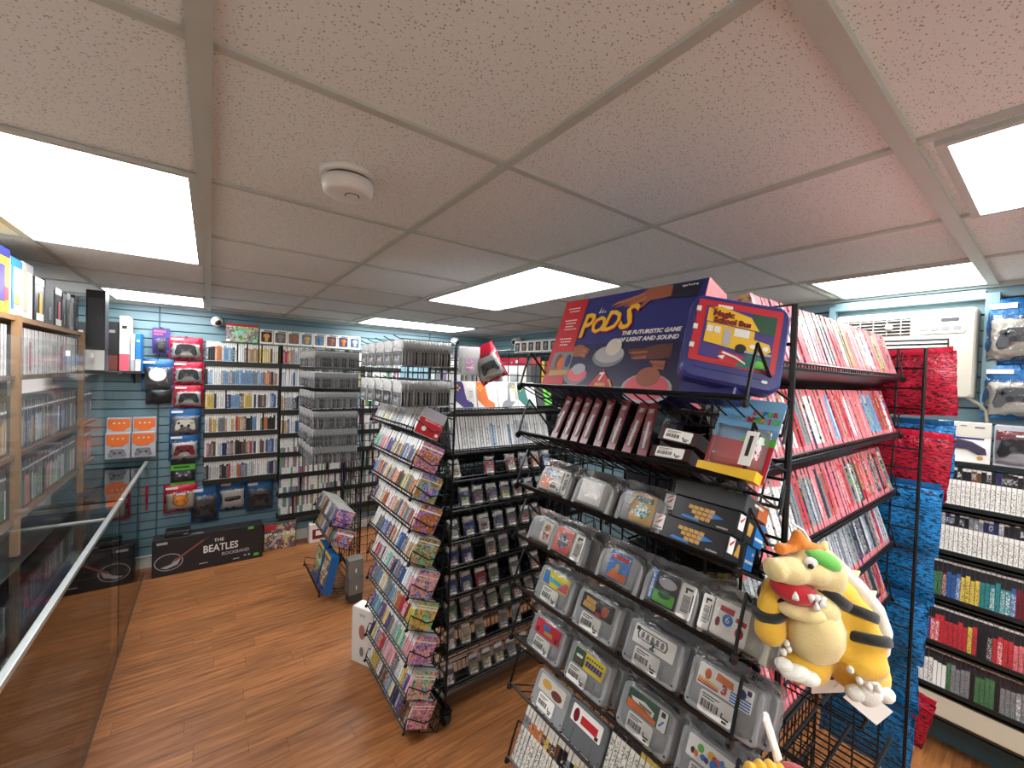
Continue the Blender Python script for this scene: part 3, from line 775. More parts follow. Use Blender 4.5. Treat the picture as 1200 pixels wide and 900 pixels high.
def red_cases():
    p = case_proto('red_game_case', 'spine_red', 0.0175, 0.105, 0.17, 'art_big', 'red_back')
    pal = [['coral', 'pink', 'white', 'pink', 'coral', 'tan', 'silver', 'coral'], ['red', 'coral', 'sky blue', 'pink', 'grey', 'white', 'red', 'coral'],
           ['red', 'grey', 'coral', 'white', 'black', 'coral', 'white', 'red'], ['black', 'grey', 'silver', 'black', 'grey', 'red', 'silver'], ['red', 'maroon', 'coral', 'black', 'red']]
    names = ('top', 'second', 'third', 'fourth', 'lowest')
    for k, z in enumerate(Z_RED):
        F = frame((.945, .375, z), '-y', 18)
        row(p, F @ T(0, .004, .001), .03, 1.17, .0212, f'rack post, {names[k]} slanted shelf', 'red-trimmed game case', 'red game case',
            f'red-trimmed game cases on the {names[k]} slanted shelf of the nearest rack', pal[k], lean=0, wobble=2.5, gaps=.02)

def side_wall_cases():
    a = case_proto('black_topped_game_case', 'spine_psw', 0.0142, 0.125, 0.19); b = case_proto('black_game_case', 'spine_ps', 0.0142, 0.125, 0.19)
    for k, z in enumerate(Z_R):
        F = frame((2.838, .95, z + .001), '-x', 4)
        w = ('top', 'second', 'middle', 'fourth', 'bottom')[k]
        if k < 2: row(a, F, .45, 1.0, .0150, f'rack, {w} side-wall shelf', 'black-topped game case', 'console game', f'black-topped game cases on the {w} side-wall shelf', ['black', 'black', 'grey', 'black', 'navy', 'brown'], gaps=.02)
        else: row(b, F, .45, 1.0, .0150, f'rack, {w} side-wall shelf', 'black game case', 'console game', f'black game cases on the {w} side-wall shelf',
                  [['blue', 'teal', 'purple', 'yellow', 'sky blue', 'green', 'maroon'], ['red', 'white', 'grey', 'purple', 'coral', 'yellow', 'red', 'black'], ['white', 'black', 'silver', 'grey', 'sky blue', 'green', 'black']][k - 2], gaps=.02)

def jewel_rows():
    p = case_proto('jewel_case', 'spine_jewel', 0.0150, 0.14, 0.126, 'art')
    for k, z in enumerate((0.60, 0.44)):
        row(p, frame((.76, 3.90, z + .003), '-x', RACK_TILT) @ T(0, .004, .001), .01, .59, .0165, f'far end, {("upper", "lower")[k]} low shelf', 'disc jewel case', 'jewel case', f'disc jewel cases on the {("upper", "lower")[k]} low shelf of the furthest rack',
            ['blue', 'yellow', 'tan', 'brown', 'red', 'orange', 'grey', 'white', 'green', 'purple'], wobble=4)
    for k, y in enumerate((3.36, 3.58)):
        X = frame((.70, 3.90, .086), '-x', 12) @ T(3.9 - y, .004, .003)
        e = MB().box((0, .03, .14), (.19, .06, .28)).build('blue_edged_box', plain('box_blue', (24, 88, 148), .4)); e.matrix_world = X
        tag(e, f'blue edged window box {("nearer the aisle", "behind its twin")[k]} at the foot of the furthest rack', 'toy box', 'blue edged boxes at the foot of the furthest rack')
        MB().box((0, -.001, .14), (.16, .002, .19)).build('picture', 'art_big', e, color=srgb(60, 58, 60))
        MB().box((0, -.002, .262), (.17, .002, .022)).build('title_strip', 'yellow', e)
    for k in range(2):
        e = MB().box((0, 0, .066), (.11, .10, .132)).build('grey_carton', plain('grey_card', (118, 114, 108), .6)); e.matrix_world = T(.925, 3.235, .07 + k * .134) @ RZ(4 - 6 * k)
        if k == 0: MB().box((0, 0, -.03), (.10, .09, .06)).build('plinth_block', 'dark_grey', e)
        tag(e, f'plain grey carton, {("lower", "upper")[k]} of two stacked beside the furthest rack', 'carton', 'grey cartons')
        MB().box((.0, -.0505, .05), (.008, .001, .03)).build('mark', 'paper', e)

# ------------------------------------------------------------------ bagged cartridges
def bagged():
    t = NT('cartridge_tone'); cc = t.coord(); n = t.noise(cc, 60.0, 2.0)
    oc = t.ocol(); M['cart_tone'] = t.pbr(t.mix(t.mth('MULTIPLY', n, .3), oc, srgb(30, 30, 32)), .5)
    M['header_film'] = m_clear('cloudy_header_film', (.95, .95, .95), 1.2, .2, .6, .66)
    def hung(w, h):
        mb = MB().pillow(w, h * .72, .010, 0, None, 6, 6, 5, .003)
        b = mb.build('bagged_cartridge', 'frost', smooth=True)
        MB().prism(rrect(w * .84, h * .52, .006, 2, 0, .006), -.0045, .0045).build('cartridge', 'cart_tone', b)
        MB().box((0, -.0049, h * .36), (w * .6, .0006, h * .2)).build('label', 'dark_grey', b)
        MB().pillow(w * .98, h * .34, .004, 0, None, 6, 3, 8, .003, h * .66).build('header_fold', 'header_film', b, smooth=True)
        return Proto(b)
    pb = hung(.116, .122)
    tones = {'charcoal': (54, 55, 58), 'grey': (112, 114, 116), 'black': (26, 26, 28), 'light grey': (150, 150, 148)}
    pegs = ('aisle peg', 'second peg', 'third peg', 'fourth peg', 'inmost peg')
    def stack(X, n, step, where, grp):
        for i in range(n):
            nm = RND.choice(list(tones) if i else ['charcoal', 'grey'])
            pb.put(X @ T((RND.random() - .5) * .006, i * step, 0) @ RY((RND.random() - .5) * 5), f'{nm} cartridge in a cloudy bag, {nth(i + 1)} on the {where}', 'bagged cartridge', grp, srgb(*tones[nm]), srgb(*tones[nm]))
    for r, z in enumerate(HOOK_B):
        for k, y in enumerate(HOOKS_BY):
            stack(frame((.700, y, z - .127), '-x'), 17 if k == 0 else 4, .0152, f'{pegs[k]}, {("upper", "lower")[r]} row, middle rack', f'bagged cartridges on the {("upper", "lower")[r]} pegs of the middle rack')
    for r, z in enumerate(HOOK_C):
        for k, y in enumerate(HOOKS_CY):
            stack(frame((.622, y, z - .127), '-x'), 21 if k == 0 else 2, .0158, f'{pegs[k]}, {nth(r + 1)} row, furthest rack', f'bagged cartridges in the {nth(r + 1)} peg row of the furthest rack')

def sticker(parent, w, h, X, vertical=False):
    """white price sticker with bars, a line of print and a small logo"""
    mb = MB().prism(rrect(w, h, min(w, h) * .12, 2, 0, -h / 2), -.0006, 0)
    rn = random.Random(len(parent.name) + int(w * 1e4))
    if not vertical:
        x = -w * .42
        while x < w * .08:
            b = w * rn.choice((.012, .02, .03)); mb.box((x, -.0008, -h * .08), (b, .0004, h * .34), 1); x += b + w * .022
        mb.box((-w * .18, -.0008, h * .34), (w * .5, .0004, h * .05), 1).box((-w * .24, -.0008, h * .22), (w * .36, .0004, h * .045), 1)
        mb.box((w * .30, -.0008, -h * .22), (w * .22, .0004, h * .07), 1).box((w * .30, -.0008, -h * .36), (w * .13, .0004, h * .1), 1).box((w * .20, -.0008, -h * .12), (w * .03, .0004, h * .2), 1)
    else:
        z = -h * .30
        while z < h * .18:
            b = h * rn.choice((.012, .02, .03)); mb.box((0, -.0008, z), (w * .5, .0004, b), 1); z += b + h * .022
        mb.box((w * .05, -.0008, h * .36), (w * .5, .0004, h * .06), 1).box((-w * .12, -.0008, h * .28), (w * .12, .0004, h * .1), 1)
        mb.box((w * .36, -.0008, 0), (w * .06, .0004, h * .5), 1)
    return mb.build('price_sticker', ['paper', 'ink'], parent, X)

def rack_b_carts():
    protos = []
    for k, (tone, nm) in enumerate([((120, 121, 122), 'grey'), ((90, 92, 96), 'dark grey'), ((42, 62, 140), 'blue'), ((190, 36, 52), 'red'), ((40, 110, 82), 'green'), ((206, 204, 196), 'white')]):
        b = MB().pillow(.072, .108, .012, 0, None, 5, 6, k, .004).build('bagged_handheld_cartridge', 'bagfilm', smooth=True)
        c = MB().prism(rrect(.057, .066, .004, 2, 0, .010), -.004, .004, ch=.001).box((0, -.0042, .071), (.040, .0012, .006)).build('cartridge', plain('hand_cart_' + nm.replace(' ', '_'), tone, .45), b)
        MB().prism(rrect(.043, .037, .002, 2, 0, .018), -.0048, -.0039).build('label', 'art_gb', b)
        sticker(b, .044, .020, T(0, -.0075, .012))
        MB().box((0, -.001, .092), (.052, .003, .018)).build('bag_header', 'paper' if k % 2 else 'white_plastic', b)
        protos.append((Proto(b), nm))
    for r, z in enumerate(Z_BR):
        F = frame((1.01, 1.875, z), '-y', 18); x = .04; i = 0
        while x < .70:
            if RND.random() < .16: x += .06; continue
            pr, nm = protos[RND.choices(range(6), (10, 5, 3, 1.5, 1, 4))[0]]; i += 1
            cn, cc = pick(['red', 'blue', 'yellow', 'orange', 'green', 'white', 'purple', 'cream'])
            w = f'{nth(i)} from the post'
            for q in range(RND.choice((1, 1, 2, 2))):
                pr.put(F @ T(x + .012 * q, .012 + .016 * q, .002) @ RY((RND.random() - .5) * 8),
                       f'{nm} handheld cartridge with {cn} label, {w}, row {NUM[r]}' + (', behind' if q else ''), 'handheld cartridge',
                       f'bagged handheld cartridges in the {nth(r + 1)} row of the middle rack', cc, cc)
            x += .082 + .016 * RND.random()
# ------------------------------------------------------------------ nearest rack: cartridges
def n64_outline(w=.116, h=.075):
    pts = [(-w / 2, 0), (-w / 2 + .008, 0), (-w / 2 + .010, .006), (w / 2 - .010, .006), (w / 2 - .008, 0), (w / 2, 0)]
    pts += [(w / 2, h * .62)]
    for k in range(9):
        a = PI * k / 8; pts.append((w / 2 * .985 * math.cos(a), h * .70 + h * .30 * math.sin(a) ** .75))
    pts.append((-w / 2, h * .62))
    return pts
def sfc_outline(w=.127, h=.086): return rrect(w, h, .010, 4)

def cart_body(kind, name, mat):
    mb = MB()
    if kind == 'n':
        mb.prism(n64_outline(), 0, .019, ch=.002)
        for s in (-1, 1): mb.box((s * .046, -.0004, .03), (.0012, .0014, .044))
    else:
        mb.prism(sfc_outline(), 0, .020, ch=.0025)
        for s in (-1, 1):
            for q in range(6): mb.box((s * .0575, -.0005, .050 + q * .0045), (.009, .0014, .0016))
            mb.box((s * .030, -.0004, .018), (.0014, .0012, .030))
            mb.lathe([(.0022, 0), (.0022, .0008)], 8, 1, T(s * .056, -.0002, .010) @ RX(90))
    return mb.build(name, [mat, 'dark_grey'])

def clear_bag(parent, w, h, d, seed):
    rn = random.Random(seed)
    mb = MB().pillow(w + .012, h + .022, d + .012, 0, None, 8, 8, seed, .005, -.003, 0, d / 2, p=5)
    for q in range(2):                                       # folded flap along the top edge
        pts = []
        for i in range(7):
            x = -w / 2 + i * w / 6; pts.append((x, d / 2 - .004 + .008 * rn.random(), h + .012 + .010 * rn.random()))
        vs = []; fs = []
        for i, p_ in enumerate(pts): vs += [p_, (p_[0], p_[1] + .012 + .004 * rn.random(), p_[2] - .010 - .006 * rn.random())]
        for i in range(6): fs.append((2 * i, 2 * i + 2, 2 * i + 3, 2 * i + 1))
        mb.add(vs, fs)
    return mb.build('clear_bag', 'film', parent, smooth=True)

def label(parent, w, h, x0, z0, bg, name='label', color=None, r=.003):
    return MB().prism(rrect(w, h, r, 3, x0, z0), -.0010, .0004).build(name, bg, parent, color=color)
def patch(parent, o2, mat, name='print', lift=.0014, color=None):
    return MB().prism(o2, -lift, -lift + .0004).build(name, mat, parent, color=color)
def blob(x, z, rx, rz, n=14, a0=0.0): return [(x + rx * math.cos(a0 + 2 * PI * k / n), z + rz * math.sin(a0 + 2 * PI * k / n)) for k in range(n)]

def near_rack():
    FR = [frame((.72, .93, z - .010), '-x', RACK_TILT) for z in FILL_A]
    def place(o, r, Y, lab, cat='cartridge', grp=None, d=.006, rot=0.0):
        o.matrix_world = FR[r] @ T(.93 - Y, d, .001) @ RY(rot); return tag(o, lab, cat, grp)
    # plain carts standing behind the front ones
    back = {}
    for kind in 'ns':
        b = cart_body(kind, 'bagged_cartridge_behind' if 0 else 'cartridge', 'cart_grey')
        if kind == 'n': label(b, .052, .056, 0, .012, 'art_lab')
        else: label(b, .092, .034, 0, .046, 'art_lab')
        clear_bag(b, .116 if kind == 'n' else .127, .075 if kind == 'n' else .086, .02, 3)
        back[kind] = Proto(b)
    def behind(kind, r, Y, n, what, s0=0):
        for q in range(1, n + 1):
            nm, c = pick(['red', 'blue', 'yellow', 'green', 'purple', 'orange'])
            back[kind].put(FR[r] @ T(.93 - Y + .012 * q, .006 + .0285 * q, .001 + .001 * q), f'grey cartridge {("directly", "second")[q - 1]} behind the {what}', 'cartridge', 'grey cartridges standing behind the front ones', c, c)
    # --- row under the boxed game handhelds: wide-shouldered cartridges
    c = cart_body('n', 'game_cartridge', 'cart_grey'); label(c, .074, .058, -.012, .010, 'cream_plastic'); patch(c, rrect(.040, .030, .002, 2, -.026, .013), 'orange'); patch(c, rrect(.066, .022, .002, 2, -.012, .044), 'art_lab', color=srgb(150, 90, 50))
    sticker(c, .040, .024, T(.010, -.0016, .024)); sticker(c, .018, .058, T(.042, -.0016, .040), True); clear_bag(c, .116, .075, .02, 11)
    place(c, 2, .80, 'grey cartridge with orange and cream label, far end of its shelf'); behind('n', 2, .80, 1, 'orange and cream labelled cartridge')
    c = cart_body('n', 'game_cartridge', 'cart_light'); label(c, .070, .054, -.004, .012, 'paper'); clear_bag(c, .116, .075, .02, 12)  # white glare on the bag, painted as a blank label
    place(c, 2, .665, 'light grey cartridge with white glare painted as a blank label'); behind('n', 2, .665, 2, 'blank white labelled cartridge')
    c = cart_body('n', 'game_cartridge', 'blue'); clear_bag(c, .116, .075, .02, 13); place(c, 2, .575, 'blue cartridge edge showing between two grey cartridges', d=.036)
    c = cart_body('n', 'game_cartridge', 'cart_grey'); label(c, .056, .060, .006, .010, plain('label_yellow', (222, 176, 84), .4)); patch(c, blob(.006, .034, .019, .016), 'art_lab', color=srgb(160, 170, 120)); patch(c, rrect(.044, .012, .002, 2, .006, .053), 'teal')
    clear_bag(c, .116, .075, .02, 14); place(c, 2, .530, 'grey cartridge with warm yellow label beside the stacked dark boxes'); behind('n', 2, .545, 1, 'yellow labelled cartridge')
    # stacked dark boxes lying on their sides
    for k in range(2):
        w, h, d = .150, .044, .120
        e = MB().box((0, d / 2, h / 2), (w, d, h)).build('dark_game_box', plain('box_black', (28, 28, 32), .3), bevel=.0015)
        e.matrix_world = FR[2] @ T(.93 - .420 + .004 * k, .006 + .010 * k, .002 + k * .0455)
        tag(e, f'dark game box with gold lettering block, {("lower", "upper")[k]} of the stacked pair', 'game box', 'dark game boxes lying stacked')
        MB().box((-.060, -.0008, .026), (.022, .001, .030)).build('maker_sticker', 'paper', e)
        MB().prism([(-.068, .022), (-.060, .027), (-.052, .034), (-.056, .026), (-.062, .023)], -.0018, -.0014).prism([(-.068, .030), (-.056, .037), (-.053, .040), (-.060, .037)], -.0018, -.0014).build('maker_mark', 'red', e)
        text(e, 'KONAMI', .0042, T(-.060, -.0018, .0150), 'ink')
        g = MB()
        for q in range(3):
            for i in range(5 - q): g.prism([(x_ + (-.018 + i * .0105 + q * .008), z_ + .026 - q * .0085) for x_, z_ in ((0, 0), (.009, -.001), (.010, .006), (.001, .007))], -.0014, -.0008)
        g.build('title_block', 'gold', e)
        MB().prism([(.022, .030), (.052, .022), (.022, .014)], -.0012, -.0008).build('arrow', 'blue', e)
        MB().prism([(-.030, .006), (.010, .004), (.006, .009), (-.026, .011)], -.0012, -.0008).build('swoosh', 'blue', e)
        text(e, 'NINTENDO', .0045, T(.052, -.001, .006), 'paper', squeeze=.9)
        E_ = T(w / 2, 0, 0) @ RZ(90)                          # end face, looking to the viewer
        MB().box((0.016, -.0006, h / 2 + .006), (.022, .001, .028)).prism([(.008, .030), (.024, .040), (.022, .034), (.010, .026)], -.0016, -.0012, 1).build('end_sticker', ['paper', 'red'], e, E_)
        MB().prism([(.034, .014), (.062, .012), (.066, .034), (.044, .036)], -.0012, 0).build('end_title', 'gold', e, E_)
        MB().box((.100, -.0006, h / 2), (.040, .001, h)).build('blue_end_strip', 'blue', e, E_)
        text(e, 'NINTENDO', .0072, E_ @ T(.100, -.0014, .014), 'paper', bold=.0003, squeeze=.95)
        text(e, '64', .008, E_ @ T(.110, -.0014, .030), 'paper')
    e = MB().box((0, .06, .022), (.150, .118, .042)).build('clear_box_protector', 'acrylic'); e.matrix_world = FR[2] @ T(.93 - .412, .026, .094)
    tag(e, 'clear plastic box protector lying on top of the dark boxes', 'box protector')
    MB().box((0, .06, .018), (.140, .108, .032)).build('boxed_game', 'dark_grey', e)
    text(e, 'NINTENDO', .008, T(.0755, 0, 0) @ RZ(90) @ T(.05, -.0012, .022), 'paper')
    MB().box((.0715, .085, .018), (.0015, .045, .028)).build('orange_art', 'orange', e)
    # --- second cartridge row
    c = cart_body('n', 'game_cartridge', 'cart_grey'); label(c, .040, .052, .012, .012, 'cream_plastic'); patch(c, blob(.012, .038, .013, .022), 'art_lab', color=srgb(190, 120, 60)); clear_bag(c, .116, .075, .02, 15)
    place(c, 3, .835, 'grey cartridge with narrow cream label, far end of the second row')
    c = cart_body('n', 'game_cartridge', 'cart_grey'); label(c, .058, .060, -.014, .009, plain('label_red_orange', (222, 92, 66), .4)); patch(c, blob(-.014, .038, .019, .020), 'art_lab', color=srgb(120, 120, 126)); sticker(c, .030, .062, T(.038, -.0016, .038), True); clear_bag(c, .116, .075, .02, 16)
    place(c, 3, .735, 'grey cartridge with orange-red label and upright price sticker', d=-.004); behind('n', 3, .735, 2, 'orange-red labelled cartridge')
    c = cart_body('n', 'game_cartridge', 'cart_grey'); label(c, .056, .060, 0, .010, 'blue'); patch(c, [(-.026, .012), (.026, .012), (.024, .030), (.004, .026), (-.012, .034)], 'orange'); patch(c, rrect(.046, .011, .002, 2, 0, .053), 'red'); patch(c, blob(-.002, .036, .006, .010), 'tan_print' if 'tan_print' in M else 'gold'); clear_bag(c, .116, .075, .02, 17)
    place(c, 3, .580, 'grey cartridge with blue sky and red title label'); behind('n', 3, .575, 1, 'blue sky labelled cartridge')
    c = cart_body('n', 'game_cartridge', 'cart_grey'); label(c, .062, .062, -.012, .009, 'ink'); patch(c, rrect(.010, .060, .001, 2, -.037, .010), 'blue'); patch(c, rrect(.046, .022, .002, 2, -.008, .012), 'green'); patch(c, blob(-.006, .052, .020, .010), 'silver'); patch(c, blob(-.008, .030, .014, .008), 'teal')
    text(c, 'NINTENDO 64', .0078, T(-.037, -.002, .038) @ RY(-90), 'paper', bold=.0002, squeeze=.92)
    sticker(c, .030, .062, T(.038, -.0018, .038), True); clear_bag(c, .116, .075, .02, 18)
    place(c, 3, .455, 'grey cartridge with dark green label and blue side strip'); behind('n', 3, .445, 2, 'dark green labelled cartridge')
    c = cart_body('n', 'game_cartridge', plain('cart_beige', (158, 155, 144), .5)); label(c, .060, .060, -.006, .009, 'paper'); patch(c, blob(-.010, .040, .009, .010), 'blue'); text(c, '6', .016, T(-.010, -.0022, .040), 'paper'); patch(c, [(-.026, .052), (-.002, .050), (-.001, .060), (-.025, .061)], 'red'); patch(c, [(.002, .044), (.020, .040), (.021, .048), (.004, .051)], 'red'); patch(c, blob(.012, .028, .007, .009), 'red'); patch(c, blob(-.026, .032, .004, .008), 'maroon')
    sticker(c, .020, .060, T(-.048, -.0018, .038), True); clear_bag(c, .116, .075, .02, 19)
    place(c, 3, .330, 'beige-grey cartridge with white label beside the yellow plush toy'); behind('n', 3, .335, 1, 'white labelled beige cartridge')
    # --- flat-topped cartridges
    def sfc(r, Y, seed, lab, bg, deco, st=(-.006, .022), n=1, tone='cart_grey', short=None, bag=True, d=.006):
        c = cart_body('s', 'game_cartridge', tone); label(c, .096, .037, 0, .043, bg); deco(c)
        if st: sticker(c, .060, .035, T(st[0], -.0014, st[1]))
        if bag: clear_bag(c, .127, .086, .02, seed)
        place(c, r, Y, lab, d=d)
        if n: behind('s', r, Y, n, short)
    def d1(c):
        patch(c, [(-.046, .045), (-.020, .045), (-.028, .078), (-.046, .078)], 'blue'); patch(c, [(.010, .045), (.046, .045), (.046, .066), (.034, .070)], 'pink'); patch(c, [(-.024, .056), (.022, .052), (.024, .062), (-.022, .067)], plain('print_aqua', (70, 190, 200), .4), lift=.0018)
    sfc(4, .790, 21, 'grey cartridge with yellow, blue and pink label, far end', plain('label_lemon', (240, 220, 60), .4), d1, short='yellow and pink labelled cartridge')
    def d2(c):
        patch(c, [(-.042, .050), (-.004, .048), (-.002, .060), (-.040, .062)], 'gold'); patch(c, [(-.036, .063), (-.006, .061), (-.006, .072), (-.036, .074)], 'gold'); patch(c, blob(.024, .060, .010, .012), plain('print_brick', (176, 84, 52), .4)); patch(c, blob(.008, .048, .010, .004), 'red')
    sfc(4, .645, 22, 'grey cartridge with black label, gold lettering and brown figure', 'ink', d2, n=2, short='black labelled cartridge')
    def d3(c):
        patch(c, [(-.036, .054), (.028, .054), (.032, .064), (.028, .074), (-.036, .074), (-.040, .064)], 'dkgreen'); patch(c, [(-.033, .056), (.026, .056), (.029, .064), (.026, .072), (-.033, .072), (-.036, .064)], 'paper', lift=.0020)
        for i in range(5): patch(c, [(-.030 + .0115 * i, .058), (-.022 + .0115 * i, .058), (-.023 + .0115 * i, .070), (-.029 + .0115 * i, .070)], 'grey_plastic', lift=.0024)
        text(c, '2', .022, T(.000, -.0030, .052), 'dkgreen', bold=.0008); patch(c, rrect(.008, .008, .001, 2, -.040, .068), 'ink')
    sfc(4, .490, 23, 'grey cartridge with white label marked with a green 2', 'paper', d3, n=2, short='white labelled cartridge marked 2')
    def d4(c):
        for q, mt in enumerate(('red', 'orange', 'yellow')): patch(c, [(-.046, .046 + q * .004), (-.008, .046 + q * .003), (-.008, .0485 + q * .003), (-.046, .049 + q * .004)], mt)
        for q in range(4): patch(c, [(.012, .045 + q * .0045), (.046, .045 + q * .0045), (.046, .0475 + q * .0045), (.012, .0475 + q * .0045)], 'blue')
        patch(c, blob(-.030, .066, .006, .009), 'orange'); patch(c, blob(.030, .066, .007, .008), 'navy', lift=.0018); patch(c, [(-.016, .064), (.016, .062), (.014, .074), (-.014, .077)], 'orange')
        text(c, '3', .020, T(.002, -.0026, .055), 'red', bold=.0009); patch(c, rrect(.007, .008, .001, 2, .041, .069), 'navy')
    sfc(4, .345, 24, 'grey cartridge with striped white label and a red 3', 'paper', d4, n=1, short='striped white labelled cartridge')
    def d5(c):
        patch(c, blob(-.006, .066, .014, .007), 'blue'); text(c, 'TOYS', .001, T(0, .01, .06), 'red') if 0 else None; patch(c, [(-.010, .050), (.022, .050), (.020, .060), (-.012, .058)], 'gold'); patch(c, blob(-.036, .052, .006, .007), 'maroon'); patch(c, blob(.036, .052, .006, .007), 'maroon')
    sfc(5, .815, 25, 'grey cartridge with bright red label, far end of the lower row', plain('label_red', (214, 40, 64), .4), d5, n=1, short='bright red labelled cartridge')
    def d6(c):
        patch(c, rrect(.034, .036, .002, 2, -.030, .0435), 'dkgreen'); patch(c, rrect(.020, .006, .002, 2, -.030, .060), 'paper', lift=.0018); patch(c, rrect(.020, .007, .002, 2, -.030, .048), plain('print_rust', (128, 62, 40), .4), lift=.0018)
        for i in range(6): patch(c, [(-.008 + .0085 * i, .052), (-.001 + .0085 * i, .052), (.001 + .0085 * i, .064), (-.006 + .0085 * i, .064)], 'purple', lift=.0018)
        for i in range(7): patch(c, rrect(.004, .004, .001, 1, -.006 + .0075 * i, .069), 'ink', lift=.0018)
    sfc(5, .665, 26, 'grey cartridge with half green, half yellow label', plain('label_yellow_bright', (240, 214, 40), .4), d6, st=(-.022, .022), n=1, short='green and yellow labelled cartridge')
    def d7(c):
        patch(c, [(-.046, .044), (.024, .044), (.024, .052), (-.046, .060)], 'orange'); patch(c, [(-.040, .066), (-.006, .070), (.018, .064), (.016, .054), (-.006, .058), (-.034, .060)], 'paper', lift=.0018); patch(c, [(-.020, .064), (.012, .062), (.012, .057), (-.018, .060)], plain('print_olive', (128, 122, 60), .4), lift=.0022); patch(c, rrect(.019, .036, .002, 2, .037, .0435), 'paper', lift=.0018); patch(c, [(.030, .050), (.034, .050), (.042, .062), (.038, .062)], 'blue', lift=.0022); patch(c, rrect(.009, .009, .001, 2, .037, .068), 'ink', lift=.0022)
    sfc(5, .500, 27, 'grey cartridge with dark green and orange label', 'dkgreen', d7, n=1, short='green and orange labelled cartridge')
    def d8(c):
        rn = random.Random(4)
        for i, mt in enumerate(('ink', 'orange', 'green', 'blue', 'purple', 'yellow', 'red', 'pink', 'blue', 'green', 'gold', 'red')):
            patch(c, blob(-.036 + i * .0066, .060 + rn.uniform(-.008, .008), rn.uniform(.004, .007), rn.uniform(.004, .008), 9), mt, lift=.0014 + .0001 * i)
        patch(c, blob(.004, .056, .007, .008), 'blue', lift=.003); patch(c, [(.008, .048), (.042, .046), (.040, .053), (.010, .056)], 'red', lift=.003); patch(c, rrect(.008, .008, .001, 2, .041, .070), 'ink')
    sfc(5, .360, 28, 'grey cartridge with crowded many-coloured white label', 'paper', d8, n=1, short='many-coloured labelled cartridge')
    def d9(c): patch(c, blob(-.02, .064, .018, .010), 'gold'); patch(c, blob(.020, .056, .020, .010), 'skin_dark')
    sfc(6, .790, 29, 'grey cartridge half hidden on the lowest cartridge shelf', 'cream_plastic', d9, st=(-.006, .022), n=0, bag=False)
    def d10(c): patch(c, [(-.016, .050), (.036, .050), (.036, .068), (-.016, .068)], 'red'); patch(c, blob(-.032, .060, .009, .015), 'maroon'); patch(c, rrect(.010, .008, .001, 2, .036, .0445), 'ink')
    sfc(6, .665, 30, 'dark grey loose cartridge with white label and red block', 'paper', d10, st=None, n=0, tone=plain('cart_darker', (104, 107, 110), .5), bag=False)
    p = Proto(MB().box((0, .06, .075), (.0115, .12, .15), 0, None, {'x+': 1, 'x-': 2, 'y+': 2}).build('long_game_case', ['spine_long', 'art', 'grey_plastic']))
    row(p, FR[6] @ T(0, .004, 0), .335, .61, .0128, 'loose cartridge, lowest cartridge shelf', 'white long case', 'long case', 'white long cases on the lowest cartridge shelf', ['black', 'black', 'yellow', 'black', 'grey', 'navy'], gaps=0, jitter=.002)
    row(p, FR[7] @ T(0, .004, 0), .004, .34, .0135, 'far end, floor-level shelf', 'white long case', 'long case', 'white long cases on the floor-level shelf', ['black', 'grey', 'black', 'brown', 'yellow', 'orange', 'red'], gaps=.03, jitter=.004)
    # --- maroon boxed cases under the big boxed game
    b = MB().box((0, .056, .062), (.024, .112, .124), 0, None, {'x+': 1, 'x-': 1, 'y+': 1, 'z+': 1}).build('maroon_game_case', ['maroon', plain('case_black_gloss', (34, 34, 38), .18)], bevel=.001)
    MB().box((.0125, .060, .034), (.0008, .050, .050)).box((.013, .050, .028), (.0006, .022, .026), 1).build('price_sticker', ['paper', 'ink'], b)
    MB().box((0, -.0006, .105), (.012, .0008, .010)).box((0, -.0006, .05), (.006, .0008, .06)).build('spine_print', 'silver', b)
    MB().pillow(.030, .132, .124, 0, None, 4, 6, 9, .003, -.002, 0, .056, p=6).build('clear_bag', 'film', b, smooth=True)
    p = Proto(b)
    for i, Y in enumerate((.795, .757, .722, .690, .645, .605, .562, .522)):
        p.put(FR[1] @ T(.93 - Y, .006, .001) @ RY(-6 + RND.random() * 10), f'maroon-spined black game case, {nth(i + 1)} from the far end under the large box', 'boxed case', 'maroon-spined cases on the shelf under the large box')
    for k, (Y, z, rot) in enumerate(((.455, .046, 4), (.462, .010, -2))):
        e = MB().box((0, .05, .013), (.085, .10, .026)).build('flat_game_case', plain('case_brown', (58, 34, 32), .3)); e.matrix_world = FR[1] @ T(.93 - Y, .006, z) @ RX(-8 * k) @ RY(rot)
        tag(e, ('dark case with a square-coded sticker lying beside the toy blister pack', 'pale case with a price sticker lying under the dark one')[k], 'boxed case')
        sticker(e, .060, .022, T(0, -.001, .013))
    # --- blister pack
    e = MB().prism(rrect(.108, .150, .006), 0, .0015).build('blister_card', plain('card_sky', (120, 178, 220), .35)); e.matrix_world = FR[1] @ T(.93 - .345, .020, .004) @ RY(3)
    tag(e, 'toy blister card, blue above and red below, at the near shelf end', 'blister pack')
    MB().prism([(-.054, .0), (.054, 0), (.054, .066), (-.054, .070)], -.0008, 0).build('red_field', 'red', e)
    MB().prism([(-.006, .068), (.054, .066), (.054, .080), (.01, .084)], -.0012, 0).build('green_field', 'green', e)
    for s_, x_, mt in zip('SUPER', range(5), ('red', 'gold', 'blue', 'green', 'red')): text(e, s_, .012, T(.008 + x_ * .0085, -.001, .124), mt, bold=.0005)
    for s_, x_, mt in zip('MARIO', range(5), ('red', 'green', 'gold', 'red', 'green')): text(e, s_, .015, T(.004 + x_ * .0105, -.001, .110), mt, bold=.0006)
    MB().pillow(.094, .082, .050, 0, None, 8, 8, 2, 0, .012, 0, -.004, p=8).build('bubble', m_clear('bubble_plastic', (.94, .96, .98), 1.1, .03, .15, .10), e, smooth=True)
    MB().prism([(-.050, -.004), (.050, -.004), (.050, .014), (-.050, .010)], -.028, -.001, 0).build('tray', 'yellow', e)
